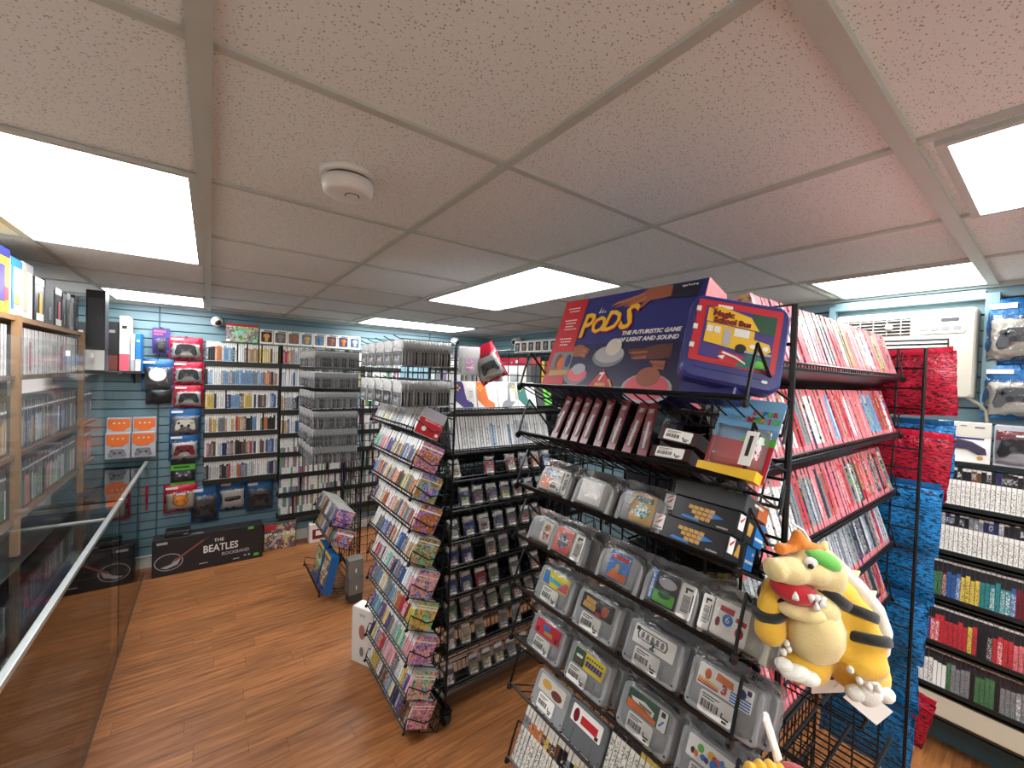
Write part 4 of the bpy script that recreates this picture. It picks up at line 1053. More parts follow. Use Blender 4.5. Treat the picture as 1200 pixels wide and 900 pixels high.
    MB().box((.038, -.038, .046), (.020, .001, .060)).box((.038, -.0388, .050), (.006, .0006, .036), 1).build('price_sticker', ['paper', 'ink'], e, RZ(-6))

def big_box():
    W, H, D = .452, .285, .085
    e = MB().box((W / 2, D / 2, H / 2), (W, D, H)).build('board_game_box', 'navy', bevel=.002)
    e.matrix_world = frame((.795, .932, 1.757), '-x', 20)
    tag(e, 'large blue and red boxed electronic game on the top shelf of the nearest rack', 'board game')
    P = lambda o2, m, n='print', lift=.0012: MB().prism([(x * W, z * H) for x, z in o2], -lift, -lift + .0006).build(n, m, e)
    E = lambda u, v, ru, rv, n=20: [(u + ru * math.cos(2 * PI * k / n), v + rv * math.sin(2 * PI * k / n)) for k in range(n)]
    P([(0, 0), (.195, 0), (.205, 1), (0, 1)], 'red', 'red_panel')
    P([(.205, .48), (1, .46), (1, .02), (.2, .02)], plain('print_midnight', (34, 30, 74), .35), 'dark_ground', .0008)
    P([(.035, .13), (.215, .15), (.215, .40), (.035, .40)], 'grey_plastic', 'inset_photo', .0018)
    P([(.04, .14), (.212, .155), (.212, .20), (.04, .20)], 'gold', 'inset_photo', .0022); P(E(.10, .30, .030, .08), 'skin_dark', 'inset_photo', .0022); P(E(.125, .27, .030, .07), 'orange', 'inset_photo', .0024); P(E(.185, .30, .022, .07), 'navy', 'inset_photo', .0024)
    tx = MB()
    for z, ls in ((.90, 2), (.76, 4), (.55, 3)):
        for q in range(ls):
            wv = .11 - .02 * (q % 3); x0 = .045 if q == 0 else .062
            i = x0
            while i < x0 + wv: tx.box(((i + .008) * W, -.0016, (z - q * .034) * H), (.013 * W, .0006, .011 * H)); i += .0185
    tx.build('small_print', 'paper', e)
    # hand shapes
    def limb(pts, w, m, l):
        # tapering rounded outline along a few points, widths as fractions of the box height
        up = []; dn = []
        for k, (u, v) in enumerate(pts):
            a = pts[max(0, k - 1)]; b = pts[min(len(pts) - 1, k + 1)]; dx, dz = (b[0] - a[0]) * W, (b[1] - a[1]) * H; L = math.hypot(dx, dz) or 1
            nx, nz = -dz / L, dx / L; ww = w[k] * H / 2
            up.append((u + nx * ww / W, v + nz * ww / H)); dn.append((u - nx * ww / W, v - nz * ww / H))
        P(up + dn[::-1], m, 'hand_print', l)
    P([(.80, .985), (.97, .98), (.96, .84), (.79, .86)], plain('print_sleeve', (26, 28, 50), .4), 'sleeve_print', .0014)
    S2 = plain('print_hand_light', (176, 108, 80), .4)
    limb([(.60, .90), (.66, .925), (.73, .93), (.81, .93)], (.07, .12, .13, .10), 'skin', .0016)
    limb([(.42, .865), (.46, .885), (.54, .905), (.64, .925)], (.008, .028, .034, .05), S2, .0018); limb([(.45, .840), (.50, .862), (.57, .885), (.65, .905)], (.008, .028, .034, .05), 'skin', .0020); limb([(.52, .835), (.56, .850), (.61, .870), (.66, .890)], (.008, .026, .032, .05), S2, .0022); limb([(.635, .80), (.645, .82), (.665, .86), (.69, .90)], (.010, .034, .042, .06), 'skin', .0024)
    limb([(.205, .40), (.25, .41), (.29, .405)], (.10, .13, .11), 'skin', .0016)
    for q in range(4): limb([(.28, .435 - .024 * q), (.315, .425 - .026 * q), (.345 - .008 * q, .405 - .024 * q)], (.030, .028, .010), S2 if q % 2 else 'skin', .0018 + .0001 * q)
    limb([(.74, .36), (.81, .37), (.90, .38)], (.10, .13, .12), 'skin_dark', .0016)
    for q in range(4): limb([(.63 + .012 * q, .395 - .026 * q), (.69, .390 - .024 * q), (.76, .385 - .020 * q)], (.010, .028, .034), 'skin' if q % 2 else 'skin_dark', .0018 + .0001 * q)
    for q in range(3): limb([(.79 + .012 * q, .285 - .02 * q), (.83, .275 - .02 * q), (.88, .27 - .02 * q)], (.012, .030, .036), 'skin' if q % 2 else S2, .0028)
    # glowing discs
    P(E(.50, .34, .115, .105), 'grey_plastic', 'disc_print', .0018); P(E(.505, .36, .105, .085), 'silver', 'disc_print', .0022); P(E(.525, .43, .055, .085), 'cream_plastic', 'disc_print', .0026)
    P(E(.285, .145, .095, .095), 'grey_plastic', 'disc_print', .0018); P(E(.295, .16, .075, .080), 'pink', 'disc_print', .0022); P(E(.30, .215, .055, .055), 'silver', 'disc_print', .0026)
    P(E(.80, .05, .15, .13), 'silver', 'disc_print', .0018); P(E(.80, .06, .13, .115), 'pink', 'disc_print', .0022); P(E(.80, .15, .07, .085), 'skin', 'disc_print', .0024)
    P([(.39, .0), (.61, .0), (.50, .215)], 'red', 'triangle', .0030); P([(.545, .12), (.565, .12), (.61, .0), (.60, .0)], 'gold', 'triangle_edge', .0034)
    text(e, '7', .030, T(.495 * W, -.0036, .135 * H), 'paper', bold=.0012); P([(.46, .05), (.54, .05), (.535, .08), (.465, .08)], 'gold', 'small_print', .0034)
    for dx, dz, mt, lf in ((.0030, -.0030, 'red', .0026), (0, 0, 'yellow', .0034)):
        for ch, x, z, sz, ro in (('P', .252, .665, .100, -6), ('O', .350, .665, .068, 0), ('D', .448, .69, .084, 4), ('S', .560, .715, .100, 8)):
            text(e, ch, sz, T(x * W + dx, -lf, z * H + dz) @ RY(ro), mt, 'title_lettering', shear=.24, bold=.0018, squeeze=.86)
    for q in range(3): P([(.335 + q * .02, .80), (.345 + q * .02, .80), (.348 + q * .02, .86 - .02 * q)], 'paper', 'sparks', .0034)
    text(e, 'THE FUTURISTIC GAME', .0150, T(.555 * W, -.0026, .560 * H), 'paper', 'subtitle_lettering', shear=.2, bold=.0005, align='LEFT', squeeze=1.05)
    text(e, 'OF LIGHT AND SOUND', .0150, T(.545 * W, -.0026, .495 * H), 'paper', 'subtitle_lettering', shear=.2, bold=.0005, align='LEFT', squeeze=1.05)
    text(e, 'Ages 8 and up', .007, T(.91 * W, -.0026, .955 * H), 'paper', 'small_print')
    S_ = T(W, 0, 0) @ RZ(90)
    MB().box((D / 2, -.0006, H / 2), (D, .001, H)).prism([(.008, .10), (.076, .10), (.044, .262)], -.0016, -.0012, 1).prism([(.026, .12), (.062, .12), (.044, .21)], -.002, -.0016, 2).build('end_print', [plain('print_rose', (230, 120, 126), .4), 'paper', 'navy'], e, S_)
    MB().box((W / 2, -.0008, .012), (W * .6, .0006, .006)).build('edge_print', 'silver', e)
    # --- child's game cartridge toy leaning on the box
    w, h = .172, .172
    e = MB().prism(rrect(w, h, .022, 5), 0, .034, ch=.006).build('school_bus_toy_case', 'navy_plastic')
    e.matrix_world = T(.754, .364, 1.787) @ RZ(-48) @ RX(-16.6) @ RY(11.8)
    tag(e, 'navy plastic learning toy with a yellow school bus panel, leaning on the large box', 'learning toy')
    Q = lambda o2, m, n='panel_print', lift=.0014: MB().prism([(x_ * 1.2, .092 + (z_ - .094) * 1.12) for x_, z_ in o2] if n not in ('red_panel', 'maker_strip') else o2, -lift, -lift + .0008).build(n, m, e)
    Q(rrect(.148, .126, .004, 2, -.002, .034), 'red', 'red_panel'); Q([(-.050, .052), (.052, .050), (.052, .142), (-.050, .144)], 'purple', 'inner_panel', .0022)
    Q([(-.047, .116), (.030, .112), (.016, .134), (-.030, .146), (-.047, .140)], 'yellow', 'title_cloud', .0028); Q([(.022, .110), (.052, .108), (.052, .142), (.018, .142)], 'dkgreen', 'scenery', .0026)
    Q([(.004, .044), (.050, .046), (.050, .066), (.020, .070)], 'teal', 'scenery', .0030); Q([(-.020, .046), (.040, .044), (.034, .060), (-.020, .068)], 'red', 'scenery', .0028)
    Q([(-.046, .078), (.008, .072), (.040, .072), (.050, .080), (.046, .092), (.024, .096), (.024, .110), (-.046, .114)], 'yellow', 'bus_body', .0034)
    for x in (-.040, -.029): Q(rrect(.009, .012, .001, 2, x, .096), 'white_plastic', 'bus_window', .0040)
    Q(rrect(.022, .014, .001, 2, .006, .096), 'white_plastic', 'bus_window', .0040); Q(rrect(.010, .030, .001, 2, -.014, .077), 'silver', 'bus_door', .0040)
    for x in (.008,): Q(blob(x, .076, .008, .008), 'ink', 'bus_wheel', .0042)
    for x in (.024, .042): Q(blob(x, .083, .004, .004), 'paper', 'headlamp', .0042)
    Q([(.014, .070), (.050, .071), (.051, .075), (.014, .074)], 'silver', 'bumper', .0042)
    text(e, 'The', .008, T(-.047, -.0044, .143), 'maroon'); text(e, 'Magic', .016, T(-.029, -.0044, .134), 'maroon', 'title_lettering', bold=.0008); text(e, 'School Bus', .0145, T(-.012, -.0044, .1205), 'maroon', 'title_lettering', bold=.0008)
    Q(rrect(.026, .006, .001, 2, -.028, .1475), 'paper', 'maker_strip', .0022)
    Q([(-.022, .056), (-.014, .052), (-.012, .060)], 'paper', 'pointer', .0036); Q(blob(.036, .054, .009, .007), 'green', 'scenery', .0036)
    Q([(-.016, .066), (.004, .061), (.018, .053), (.018, .050), (.003, .058), (-.017, .063)], 'paper', 'scribble', .0036)
    for z in (.062, .100, .138): MB().box((-.074, -.002, z), (.008, .006, .010)).build('clip', 'white_plastic', e)
    MB().prism(rrect(.120, .006, .003, 2, -.004, .022), -.0015, .001).build('moulded_line', 'navy', e); MB().prism(rrect(.010, .005, .002, 2, .058, .016), -.002, .001).build('latch', 'white_plastic', e)
    b = MB().prism(rrect(.110, .050, .006), 0, .04, ch=.003).build('blue_toy_base', 'navy_plastic'); b.matrix_world = frame((.746, .93, 1.762), '-x', 20) @ T(.520, .012, .002); tag(b, 'plain navy plastic toy base under the learning toy', 'toy base')
# ------------------------------------------------------------------ plush toys
def remesh(o, vox=.006, it=6):
    m = o.modifiers.new('remesh', 'REMESH'); m.mode = 'VOXEL'; m.voxel_size = vox; m.use_smooth_shade = True
    s = o.modifiers.new('smooth', 'SMOOTH'); s.factor = .6; s.iterations = it
    return o
def plush():
    # frame turned to the viewer's heading: x to the right, y away, z up; one unit of the sketch = 1/684 m
    yaw = D2R(36.448); s = 1 / 745
    base = Vector((.832, .245, 1.278))
    e = empty('plush_dragon', T(*base) @ Matrix.Rotation(-yaw, 4, 'Z'), 'yellow and cream plush dragon with orange tuft hanging on the near rack corner', 'plush toy')
    c = lambda px, py, dy=0.0: ((px - 970) * s, dy, (820 - py) * s)
    r = lambda a, b, d=None: (a * s, (d or (a + b) / 2) * s, b * s)
    b = MB()
    b.ball(c(972, 742), r(47, 52, 40)); b.ball(c(985, 715), r(34, 34, 34)); b.ball(c(950, 782, -.015), r(34, 24, 34)); b.ball(c(1018, 786, -.020), r(33, 28, 36))
    b.ball(c(998, 700, -.010), r(22, 22, 22)); b.ball(c(1011, 720, -.030), r(19, 22, 20)); b.ball(c(1014, 742, -.044), r(20, 20, 20)); b.ball(c(1004, 762, -.056), r(27, 17, 20))
    b.ball(c(926, 700, -.002), r(20, 18, 20)); b.ball(c(913, 718, -.012), r(16, 20, 18)); b.ball(c(909, 742, -.020), r(18, 20, 20))
    b.ball(c(978, 690), r(28, 24, 28)); b.ball(c(1000, 770), r(38, 28, 34))
    remesh(b.build('body', 'pl_yellow', e))
    MB().ball(c(958, 738, -.034), r(33, 38, 26)).ball(c(962, 712, -.024), r(26, 22, 26)).build('belly', 'pl_cream', e, smooth=True)
    h = MB(); h.ball(c(925, 664, -.030), r(24, 16, 22)); h.ball(c(905, 662, -.034), r(12, 14, 18)); h.ball(c(950, 664, -.022), r(28, 17, 26)); h.ball(c(976, 672, -.006), r(26, 30, 32)); h.ball(c(944, 711, -.030), r(27, 12, 26)); h.ball(c(972, 700, -.010), r(24, 22, 28)); h.ball(c(924, 709, -.034), r(13, 9, 17)); h.ball(c(955, 648, -.010), r(18, 10, 20))
    remesh(h.build('head', 'pl_cream', e), .005, 5)
    MB().ball(c(932, 689, -.027), r(27, 15, 24), R=Matrix.Rotation(D2R(14), 3, 'Y')).build('mouth', 'pl_red', e, smooth=True)
    for k, (x, y, a) in enumerate(((937, 683, 0), (945, 684, 0), (953, 687, 0), (944, 700, 1), (952, 697, 1), (921, 690, 1))):
        o = c(x, y, -.057 + .002 * (k % 3)); d = 9 * s
        MB().lathe([(.0055, 0), (.0045, d * .5), (.001, d)], 8, 0, T(*o) @ (RX(180) if not a else RX(0))).build('tooth', 'white_plastic', e, smooth=True)
    MB().ball(c(966, 652, -.020), r(24, 12, 22), R=Matrix.Rotation(D2R(18), 3, 'Y')).build('crown_patch', 'pl_green', e, smooth=True)
    MB().ball(c(944, 650, -.040), r(8, 6, 6)).build('eye', 'pl_white', e, smooth=True); MB().ball(c(940, 652, -.049), r(3, 3, 3)).build('pupil', 'ink', e, smooth=True)
    t = MB(); t.ball(c(945, 634, -.012), r(12, 9, 10)); t.ball(c(943, 627, -.010), r(7, 9, 8)); t.ball(c(957, 640, -.012), r(14, 7, 10)); t.ball(c(972, 643, -.008), r(9, 5, 8)); t.ball(c(920, 642, -.016), r(8, 8, 9)); t.ball(c(932, 641, -.014), r(9, 6, 9))
    remesh(t.build('hair_tuft', 'pl_orange', e), .004, 3)
    MB().lathe([(.015, 0), (.014, .008), (.007, .020), (.002, .028)], 12, 0, T(*c(977, 654, 0)) @ RY(24)).build('soft_horn', 'pl_cream', e, smooth=True)
    # armbands and collar: plain dark cloth rings
    def ring(px, py, rr, dy, ax, w=6, nm='arm_band'):
        rr *= 1.1; MB().lathe([(rr * .90 * s, -w * s), (rr * s, -w * s * .7), (rr * 1.03 * s, 0), (rr * s, w * s * .7), (rr * .90 * s, w * s)], 26, 0, T(*c(px, py, dy)) @ ax).build(nm, 'pl_black', e, smooth=True)
    ring(1008, 713, 21.5, -.026, RY(22) @ RX(-18)); ring(1014, 738, 21.5, -.042, RY(8) @ RX(-22)); ring(911, 722, 18, -.012, RY(-16)); ring(924, 703, 20, -.002, RY(-32)); ring(982, 696, 30, -.004, RY(34), 7, 'collar')
    for px, py, rx, rz, dy in ((923, 775, 17, 9, -.058), (937, 780, 13, 8, -.060), (912, 769, 10, 7, -.052)): MB().ball(c(px, py, dy), r(rx, rz, 10)).build('toe', 'pl_white', e, smooth=True)
    for px, py, rx, rz, dy in ((1005, 791, 15, 16, -.066), (990, 793, 11, 9, -.064), (1024, 794, 11, 9, -.064)): MB().ball(c(px, py, dy), r(rx, rz, 9)).build('toe', 'pl_white', e, smooth=True)
    for px, py, dy in ((918, 747, -.044), (921, 754, -.044), (914, 757, -.046), (986, 772, -.076), (995, 777, -.079), (1005, 779, -.080), (979, 763, -.070)): MB().ball(c(px, py, dy), r(3.2, 4.2, 4)).build('claw', 'white_plastic', e, smooth=True)
    # white rolled back edge and soft back pad
    pts = [c(x, y, dy) for x, y, dy in ((986, 652, .004), (1004, 670, -.002), (1024, 692, -.008), (1042, 716, -.012), (1052, 742, -.012), (1054, 768, -.008), (1046, 792, .0))]
    MB().path(pts, [8 * s, 9 * s, 10 * s, 11 * s, 11.5 * s, 10.5 * s, 7 * s], 14).build('back_edge', 'pl_white', e, smooth=True)
    MB().ball(c(1012, 728, .030), r(40, 66, 26), R=Matrix.Rotation(D2R(-24), 3, 'Y')).build('back_pad', 'pl_white', e, smooth=True)
    for x, y in ((1030, 686), (1053, 712)): MB().lathe([(.009, 0), (.006, .012), (.001, .020)], 10, 0, T(*c(x, y, .02)) @ RY(62)).build('soft_spike', 'pl_cream', e, smooth=True)
    MB().box((0, 0, 0), (.075, .0008, .036)).build('paper_tag', 'paper', e, T(*c(1042, 838, -.01)) @ RY(38) @ RX(8))
    MB().box((0, 0, 0), (.066, .0008, .022)).build('paper_tag', 'paper', e, T(*c(1000, 822, .0)) @ RY(-4))
    MB().path([c(1012, 800, .0), c(1010, 812, -.004), c(1004, 822, -.002)], .0008, 4).build('tag_string', 'paper', e)
    MB().path([c(985, 650, .03), c(975, 632, .036), c(955, 620, .03)], .002, 4).build('hanging_loop', 'paper', e)
    # second plush, mostly below the frame
    e = empty('plush_doll', T(.655, .245, 1.085) @ Matrix.Rotation(-yaw, 4, 'Z'), 'plush doll with yellow mitten and red cap at the bottom picture edge', 'plush toy')
    hnd = MB().ball((-.012, -.02, .135), (.030, .024, .030))
    for k in range(4): hnd.ball((-.030 + k * .014, -.024, .158 + .004 * (k in (1, 2))), (.0085, .012, .017))
    remesh(hnd.build('mitten', 'pl_yellow', e), .003, 2)
    bd = MB().ball((.030, 0, .06), (.052, .045, .062)).ball((.0, -.01, .10), (.026, .026, .030)).ball((.055, 0, .115), (.036, .036, .026))
    remesh(bd.build('body', 'pl_red', e), .005, 4)
    MB().ball((.060, -.022, .112), (.022, .018, .016)).build('cap_badge', 'pl_white', e, smooth=True)
    MB().path([(.03, 0, .13), (.012, -.01, .185), (.004, 0, .215), (.012, .012, .215), (.034, .01, .15)], [.004] * 5, 5).build('strap', 'paper', e)

# ------------------------------------------------------------------ gamepads and bags
def gamepad(parent, mat, X, k=1.0, btn='dark_grey'):
    g = MB().prism([(x * k, z * k) for x, z in [(-.050, .030), (-.046, .052), (-.030, .060), (.030, .060), (.046, .052), (.050, .030), (.056, .006), (.050, -.010), (.036, -.006), (.022, .014), (-.022, .014), (-.036, -.006), (-.050, -.010), (-.056, .006)]], -.016, 0, ch=.006).build('gamepad', mat, parent, X)
    b = MB()
    for x in (-.018, .018): b.lathe([(.0075 * k, 0), (.009 * k, .006)], 12, 0, T(x * k, -.016, .022 * k) @ RX(90))
    for dx, dz in ((0, .007), (0, -.007), (.007, 0), (-.007, 0)): b.lathe([(.003 * k, 0), (.003 * k, .003)], 8, 0, T((.034 + dx) * k, -.0155, (.040 + dz) * k) @ RX(90))
    b.box((-.034 * k, -.0165, .040 * k), (.018 * k, .003, .006 * k)).box((-.034 * k, -.0165, .040 * k), (.006 * k, .003, .018 * k))
    b.build('button_cluster', btn, g)
    return g
def bag(name, w, h, foil, bgm, seed, content=None, sticker_=True):
    o = MB().pillow(w, h, .045, 0, None, 12, 10, seed, .006).build(name, foil, smooth=True)
    MB().pillow(w * .90, h * .70, .046, 0, None, 10, 8, seed + 1, .004, h * .05, 0, -.004, p=5).build('inside', bgm, o, smooth=True)
    if content: gamepad(o, content, T(0, -.024, h * .26), w / .15 * .9, 'ink' if content != 'black_plastic' else 'dark_grey')
    MB().pillow(w * .92, h * .74, .060, 0, None, 12, 10, seed + 2, .010, h * .03, 0, -.008, p=4).build('window', 'bagfilm', o, smooth=True)
    if sticker_: MB().box((-w * .26, -.021, h * .88), (w * .36, .0015, h * .08)).build('header_sticker', 'paper', o)
    return o
def wall_bags():
    Y = YB - .045
    def put(o, x0, x1, z0, label_, grp=None, rot=0, Xf=None):
        o.matrix_world = (Xf or T((x0 + x1) / 2, Y, z0)) @ RY(rot); tag(o, label_, 'accessory bag', grp)
    for k, (x0, x1, z0, z1, lab) in enumerate([(-.295, -.06, 1.838, 2.04, 'red bag with black gamepad, topmost of three on the slat wall'), (-.270, -.045, 1.62, 1.82, 'red bag with black gamepad, middle of three on the slat wall'), (-.262, -.046, 1.41, 1.61, 'red bag with black gamepad, lowest of three above the blue bags')]):
        o = bag('gamepad_bag', x1 - x0, z1 - z0, 'foil_red', 'white_plastic', 31 + k, 'black_plastic'); put(o, x0, x1, z0, lab, 'red gamepad bags on the slat wall')
    put(bag('gamepad_bag', .222, .245, 'foil_blue', 'grey_plastic', 41, 'cream_plastic'), -.285, -.063, 1.155, 'blue bag with pale grey gamepad below the three red bags')
    put(bag('gamepad_bag', .222, .24, 'foil_blue', 'white_plastic', 42, 'maroon'), -.288, -.066, .93, 'blue bag with dark red gamepad above the green-edged card')
    o = bag('microphone_bag', .215, .27, 'foil_blue', 'dark_grey', 43); put(o, -.475, -.258, 1.565, 'blue bag with a round white disc beside the red bags')
    MB().lathe([(.055, 0), (.058, .004), (.0, .006)], 28, 0, T(0, -.036, .135) @ RX(90)).build('white_disc', 'paper', o)
    o = MB().pillow(.17, .13, .05, 0, None, 8, 8, 4, .008).build('black_pouch', 'black_plastic', smooth=True); put(o, -.45, -.27, 1.445, 'black pouch hanging under the blue disc bag')
    MB().box((0, -.01, .118), (.08, .004, .018)).build('header', 'dark_grey', o)
    # hang card
    o = MB().prism(rrect(.174, .225, .006), -.002, .002).build('gamepad_card', 'ink'); put(o, -.272, -.098, .703, 'black hang card with lime edges and a dark gamepad')
    MB().box((0, -.003, .165), (.172, .002, .050)).box((0, -.003, .016), (.172, .002, .032)).build('lime_band', 'green', o)
    gamepad(o, 'dark_grey', T(0, -.003, .070), 1.2, 'silver'); MB().pillow(.16, .10, .05, 0, None, 8, 6, 3, .002, .034, 0, -.006, p=6).build('bubble', 'film', o, smooth=True)
    MB().box((-.01, -.0045, .168), (.11, .001, .012)).build('title_print', 'ink', o)
    # toy animal bag and its neighbour behind the counter glass
    for k, (x0, x1, z0, z1, lab) in enumerate([(-.318, -.078, .472, .72, 'red bag with a small orange plush animal near the floor'), (-.56, -.42, .515, .73, 'red bag with brown plush toy seen past the counter glass')]):
        o = bag('plush_bag', x1 - x0, z1 - z0, 'foil_red', 'cream_plastic' if k == 0 else 'grey_plastic', 51 + k); put(o, x0, x1, z0, lab)
        a = MB().ball((0, -.02, .10), (.062, .028, .055)).ball((-.045, -.02, .155), (.016, .010, .030)).ball((.045, -.02, .155), (.016, .010, .030)).ball((0, -.035, .075), (.030, .015, .022))
        remesh(a.build('plush_animal', 'pl_orange' if k == 0 else plain('plush_brown', (132, 86, 56), .9), o), .006, 3)
        [MB().ball((q * .025, -.050, .105), .006).build('eye', 'ink', o) for q in (-1, 1)]
    for k, (x0, x1, z0, z1, lab) in enumerate([(-.125, .08, .35, .685, 'blue bag with black gamepad, first of the low row beside the shelf'), (.082, .297, .425, .705, 'blue bag with black accessory, middle of the low row'), (.295, .525, .38, .685, 'blue bag with dark gamepad, last of the low row')]):
        o = bag('gamepad_bag', x1 - x0, z1 - z0, 'foil_blue', 'white_plastic' if k == 1 else 'dark_grey', 61 + k, 'black_plastic' if k != 1 else None); put(o, x0, x1, z0, lab, 'blue bags hanging low on the slat wall')
        if k == 1: MB().pillow(.15, .06, .05, 0, None, 8, 4, 2, .004, .08, 0, -.015).build('black_accessory', 'black_plastic', o, smooth=True)
    # blister card high in the corner
    o = MB().prism(rrect(.118, .225, .005), -.002, .002).build('toy_card', 'purple'); put(o, -.41, -.29, 1.88, 'purple toy hang card high on the slat wall')
    MB().pillow(.10, .13, .05, 0, None, 8, 8, 5, .002, .012, 0, -.01, p=5).build('bubble', 'film', o, smooth=True); MB().ball((0, -.02, .07), (.034, .016, .045)).ball((.01, -.02, .12), (.020, .014, .018)).build('toy', 'dark_grey', o, smooth=True); MB().box((-.01, -.003, .195), (.08, .001, .016)).box((-.02, -.003, .17), (.06, .001, .012)).build('title_bars', 'pink', o)
    # orange gamepad boxes above the counter
    for k, (x, z, dy) in enumerate([(-.600, 1.125, -.02), (-.442, 1.125, -.02), (-.600, 1.005, -.055), (-.442, 1.005, -.055)]):
        o = MB().box((0, 0, .105), (.150, .045, .21)).build('orange_box', 'silver', bevel=.002)
        o.matrix_world = T(x, Y - .01 + dy * 1.6, z); tag(o, ('orange and grey gamepad box, upper row beside the counter end', 'orange and grey gamepad box, upper row beside the wall seam', 'orange and grey gamepad box, front row beside the counter end', 'orange and grey gamepad box, front row beside the wall seam')[k], 'gamepad box', 'orange gamepad boxes')
        MB().prism([(-.068, .118), (-.056, .118), (-.036, .100), (.030, .100), (.056, .128), (.068, .128), (.068, .200), (-.068, .200)], -.0245, -.0225).build('orange_field', 'orange', o)
        gamepad(o, 'grey_plastic', T(0, -.0225, .030), .95, 'dark_grey')
        for x_ in (-.03, .0, .03): MB().lathe([(.007, 0), (.007, .001)], 10, 0, T(x_, -.0245, .165) @ RX(90)).build('spot', 'cream_plastic', o)

def wall_hooks():
    """short display hooks carrying the hanging bags"""
    b = MB().path([(0, 0, -.03), (0, -.004, 0), (0, -.075, .004), (0, -.082, .014)], .003, 6).build('wall_hook', 'black_metal')
    MB().box((0, -.002, -.01), (.03, .004, .05)).build('back_plate', 'black_metal', b)
    p = Proto(b)
    for i, (x, z, lab) in enumerate([(-.178, 2.03, 'upper red bag'), (-.158, 1.81, 'middle red bag'), (-.154, 1.60, 'lowest red bag'), (-.174, 1.39, 'pale gamepad bag'), (-.177, 1.16, 'dark red gamepad bag'), (-.366, 1.825, 'disc bag'), (-.36, 1.57, 'black pouch'), (-.185, .92, 'lime-edged card'), (-.198, .712, 'orange plush bag'), (-.49, .722, 'brown plush bag'), (-.022, .677, 'first low blue bag'), (.19, .697, 'middle low blue bag'), (.41, .677, 'last low blue bag'), (-.35, 2.097, 'purple toy card')]):
        p.put(T(x, YB + .002, z), f'short black wall hook carrying the {lab}', 'hook', 'wall hooks')

def back_bags():
    def bb(foil, w, h, seed):
        o = MB().pillow(w, h, .05, 0, None, 12, 10, seed, .010).build('gamepad_bag', foil, smooth=True)
        MB().pillow(w * .96, .03, .012, 0, None, 10, 2, seed, .004, h - .012).build('top_seal', foil.replace('_back', ''), o, smooth=True)
        return o
    for k, (foil, Yc, w, z0, z1, lab) in enumerate([('foil_red_back', .395, .33, 1.69, 1.925, 'patterned red bag back, topmost behind the black grid panel'), ('foil_red_back', .405, .30, 1.37, 1.615, 'patterned red bag back, second down behind the black grid panel'),
                                               ('foil_blue_back', .41, .30, 1.165, 1.42, 'patterned blue bag back just below the red ones'), ('foil_blue_back', .42, .30, .955, 1.20, 'patterned blue bag back, second of the blue column'),
                                               ('foil_blue_back', .43, .29, .735, .98, 'patterned blue bag back beside the plush toy'), ('foil_blue_back', .44, .29, .50, .76, 'patterned blue bag back under the paper tag'), ('foil_blue_back', .45, .29, .27, .53, 'patterned blue bag back, lowest of the column'),
                                               ('foil_red_back', .40, .22, .36, .56, 'red bag corner showing beside the lowest blue bag')]):
        o = bb(foil, w, z1 - z0, 70 + k); o.matrix_world = frame((2.20 + .05 * (k % 2) + (.08 if k == 7 else 0), Yc, z0), '-x', -2 + k % 3) @ RY((-3, 4, 1, -2, 2, -3, 2, 10)[k]); tag(o, lab, 'accessory bag', 'patterned bag backs behind the grid panel')
    o = bb('foil_blue_back', .30, .20, 90); o.matrix_world = frame((2.36, .40, 1.45), '-x', 0); tag(o, 'patterned blue bag back peeking between the two red bags', 'accessory bag')
    # pair of bags on the side wall past the air conditioner
    for k, (z0, z1, lab) in enumerate([(1.925, 2.225, 'blue bag with grey gamepad beside the air conditioner, upper one'), (1.665, 1.915, 'blue bag with grey gamepad beside the air conditioner, lower one')]):
        o = bag('gamepad_bag', .23, z1 - z0, 'foil_blue', 'cream_plastic', 95 + k * 4, 'dark_grey'); o.matrix_world = frame((2.975, .125, z0), '-x', 0); tag(o, lab, 'accessory bag', 'blue bags beside the air conditioner')
        hk = MB().path([(0, .05, -.02), (0, .046, 0), (0, -.03, .004), (0, -.036, .014)], .003, 6).build('wall_hook', 'black_metal'); hk.matrix_world = frame((2.975, .125, z1 - .01), '-x', 0); tag(hk, f'black wall hook above the {("upper", "lower")[k]} grey gamepad bag', 'hook')
    # red bag askew at the top of the middle rack, white bag beside it
    o = bag('gamepad_bag', .15, .20, 'foil_red', 'white_plastic', 105, 'dark_grey'); o.matrix_world = T(1.24, 1.83, 1.765) @ RZ(-30) @ RY(-28); tag(o, 'red bag hanging askew at the top of the middle rack', 'accessory bag')
    o = MB().pillow(.13, .15, .02, 0, None, 8, 8, 6, .003).build('cartridge_bag', 'frost', smooth=True); o.matrix_world = T(1.09, 1.86, 1.785); tag(o, 'clear bag with a pale cartridge and pink label, top of the middle rack', 'cartridge bag')
    MB().prism(rrect(.10, .085, .006), -.008, .006).build('cartridge', 'cart_light', o, T(0, 0, .01)); MB().box((0, -.0095, .055), (.05, .001, .06)).build('label', 'art_lab', o, color=srgb(226, 170, 200)); MB().box((0, 0, .135), (.12, .004, .03)).build('header', 'paper', o)

